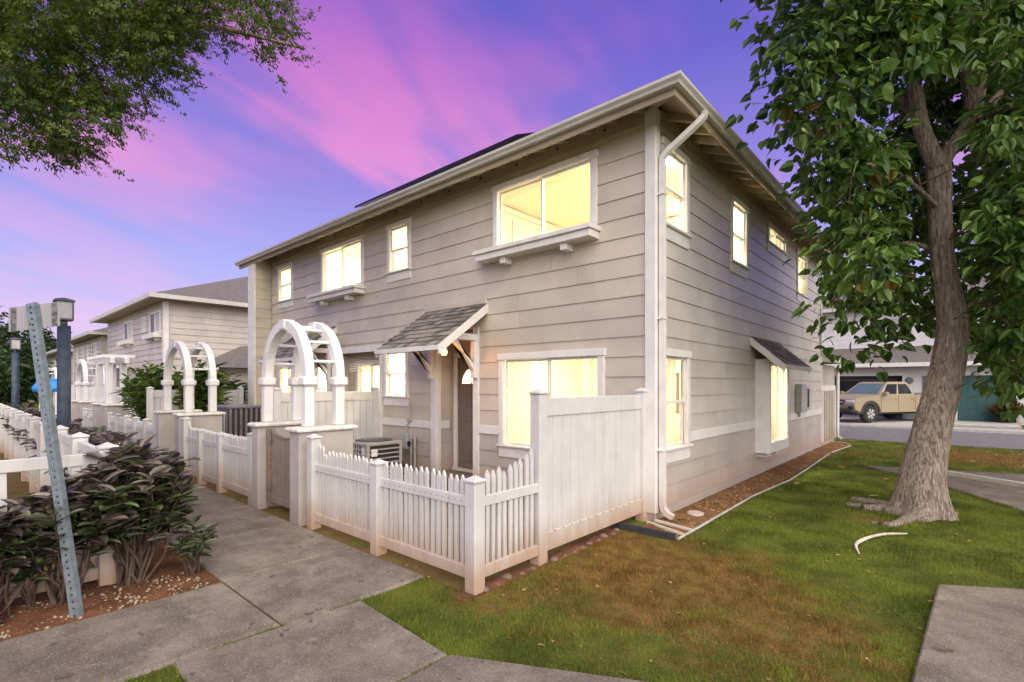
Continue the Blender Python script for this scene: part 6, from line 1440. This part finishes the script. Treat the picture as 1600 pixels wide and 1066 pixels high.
# ---- distant trees
def far_tree(label, px, d, h, r, mat='far_leaf', n=120):
    b = AT(px, 600, d); b.z = 0; t = thing('distant_tree', label, 'tree', b); MB().tube([b, b + Vector((0, 0, h * 0.6))], [0.3, 0.15], 8).build('trunk', Mt['bark'], t)
    pos = []; 
    for _ in range(n):
        v = RNG.normal(0, 1, 3); v /= np.linalg.norm(v); v *= RNG.random() ** 0.4; c = np.array(b) + np.array([0, 0, h * 0.62]) + v * np.array([r, r, h * 0.36]); pos.append(c + RNG.normal(0, 0.28, (16, 3)))
    pos = np.concatenate(pos); m = len(pos); leaves(T_O, 'oval', pos, rnd_dirs(m, 0.4), np.stack([RNG.normal(0, .4, m), RNG.normal(0, .4, m), np.ones(m)], 1), RNG.uniform(0.3, 0.55, m), Mt[mat], t)
far_tree('rounded distant tree behind the leaning sign post', 52, 52, 8.6, 3.2)
far_tree('distant tree at the left edge behind the far lamp post', -8, 46, 8.6, 2.6)
far_tree('low distant tree left of the far white arbors', 12, 30, 3.4, 2.4)
far_tree('tall tree behind the garage house, nearly hidden', 1640, 52, 9.0, 4.0)

# ---- grass blades
def in_poly(x, y, poly):
    ins = np.zeros(len(x), bool); n = len(poly)
    for i in range(n):
        x0, y0 = poly[i]; x1, y1 = poly[(i + 1) % n]
        c = ((y0 > y) != (y1 > y)) & (x < (x1 - x0) * (y - y0) / (y1 - y0 + 1e-12) + x0); ins ^= c
    return ins
def grass():
    P_ = []
    for (x0, x1, y0, y1, n, s) in ((-3.7, 1.4, 0.6, 6.2, 150000, 1.0), (-3.2, 2.2, 6.2, 10.5, 80000, 1.25), (-3.2, 6, 10.5, 19.3, 70000, 1.8)):
        x = RNG.uniform(x0, x1, n); y = RNG.uniform(y0, y1, n); ok = np.ones(n, bool)
        for w in WALKS: ok &= ~in_poly(x, y, w)
        ok &= ~((x < CX + 0.02) & (y > 5.9)); ok &= ~((x < -2.38) & (y > 5.42)); ok &= ~((x < -2.99) & (y > 2.9)); ok &= ~((x < -3.68) & (y < 2.9))
        # thin it where feet wear it down
        ok &= ~((x < -3.62) & (y > 2.1))
        P_.append(np.stack([x[ok], y[ok], np.full(ok.sum(), s)], 1))
    for w in WALKS:                       # ragged fringe along the slab edges
        for (p, q) in zip(w, w[1:] + w[:1]):
            L_ = math.hypot(q[0] - p[0], q[1] - p[1]); k = int(L_ * 420); t = RNG.random(k); x = p[0] + (q[0] - p[0]) * t + RNG.normal(0, 0.014, k); y = p[1] + (q[1] - p[1]) * t + RNG.normal(0, 0.014, k)
            ok = (x > -3.64) & (y > 0.5) & (y < 14)
            for w2 in WALKS:
                xm, ym = np.mean([a[0] for a in w2]), np.mean([a[1] for a in w2]); sx = x + (xm - x) * 0.035; sy = y + (ym - y) * 0.035; ok &= ~in_poly(x - (xm - x) * 0.012, y - (ym - y) * 0.012, w2)
            P_.append(np.stack([x[ok], y[ok], np.full(ok.sum(), 1.5)], 1))
    A = np.concatenate(P_); n = len(A); a = RNG.uniform(0, 2 * np.pi, n); cl_ = 0.75 + 0.45 * np.sin(A[:, 0] * 5.1 + np.sin(A[:, 1] * 3.3)) * np.sin(A[:, 1] * 4.7 + 1.3 * np.sin(A[:, 0] * 2.1)); h = RNG.uniform(0.012, 0.046, n) * A[:, 2] ** 0.3 * cl_ * np.where(RNG.random(n) < 0.05, 2.0, 1.0); w = RNG.uniform(0.0018, 0.0035, n) * A[:, 2]; le = RNG.uniform(0.2, 0.9, n) * h
    dx, dy = np.cos(a), np.sin(a); b = RNG.uniform(0, 2 * np.pi, n)
    V = np.zeros((n, 3, 3)); V[:, 0, 0] = A[:, 0] - dx * w; V[:, 0, 1] = A[:, 1] - dy * w; V[:, 1, 0] = A[:, 0] + dx * w; V[:, 1, 1] = A[:, 1] + dy * w
    V[:, 2, 0] = A[:, 0] + np.cos(b) * le; V[:, 2, 1] = A[:, 1] + np.sin(b) * le; V[:, 2, 2] = h
    me = bpy.data.meshes.new('grass'); me.vertices.add(n * 3); me.vertices.foreach_set('co', V.reshape(-1)); me.loops.add(n * 3); me.loops.foreach_set('vertex_index', np.arange(n * 3, dtype=np.int32)); me.polygons.add(n); me.polygons.foreach_set('loop_start', np.arange(0, n * 3, 3, dtype=np.int32))
    at = me.attributes.new('tint', 'FLOAT', 'POINT'); at.data.foreach_set('value', np.repeat(RNG.random(n), 3).astype(np.float32))
    me.update(calc_edges=True); me.materials.append(Mt['grass_blade']); o = inst('grass', me); tag(o, 'short patchy green and brown lawn grass', 'grass', None, 'stuff')
grass()

# ---- pebbles in the soil bed, dead leaves on the lawn
def scatter(name, label, cat, T, n, fn, sz, mat, flat=True):
    x, y = fn(n); n = len(x); m = len(T[0]); pos = np.stack([x, y, np.full(n, 0.012)], 1)
    Rm = frames(rnd_dirs(n, 0, 0.3), np.stack([RNG.normal(0, .25, n), RNG.normal(0, .25, n), np.ones(n)], 1)); o = cloud(name, T, pos, Rm, RNG.uniform(*sz, n), mat, None, 'stuff', False); tag(o, label, cat)
PEB = (np.array([(-.5, 0, 0), (0, -.4, 0), (.5, 0, 0), (0, .4, 0), (0, 0, .42), (0, 0, -.2)], float), np.array([(0, 1, 4), (1, 2, 4), (2, 3, 4), (3, 0, 4), (1, 0, 5), (2, 1, 5), (3, 2, 5), (0, 3, 5)], int))
scatter('pebbles', 'small pale pebbles scattered over the brown soil bed', 'pebbles', PEB, 900, lambda n: (RNG.uniform(-5.6, -4.86, n), RNG.uniform(-1.5, 1.5, n)), (0.012, 0.042), Mt['pebble'])
scatter('wood_chips', 'brown wood chips and dry leaves strewn over the mulch bed', 'mulch', PEB, 1500, lambda n: (RNG.uniform(CX + .05, -2.4, n), 5.5 + 12 * RNG.random(n) ** 1.4), (0.012, 0.035), Mt['dead_leaf'])
scatter('fallen_leaves', 'dry fallen leaves scattered on the lawn by the road', 'leaves', T_O, 130, lambda n: (RNG.uniform(-2.2, 4, n), RNG.uniform(9, 19, n)), (0.08, 0.16), Mt['dead_leaf'])
scatter('leaf_bits', 'small dry leaf bits on the near lawn and paths', 'leaves', T_O, 170, lambda n: (RNG.uniform(-4.5, 0.5, n), RNG.uniform(1, 8, n)), (0.02, 0.06), Mt['dead_leaf'])
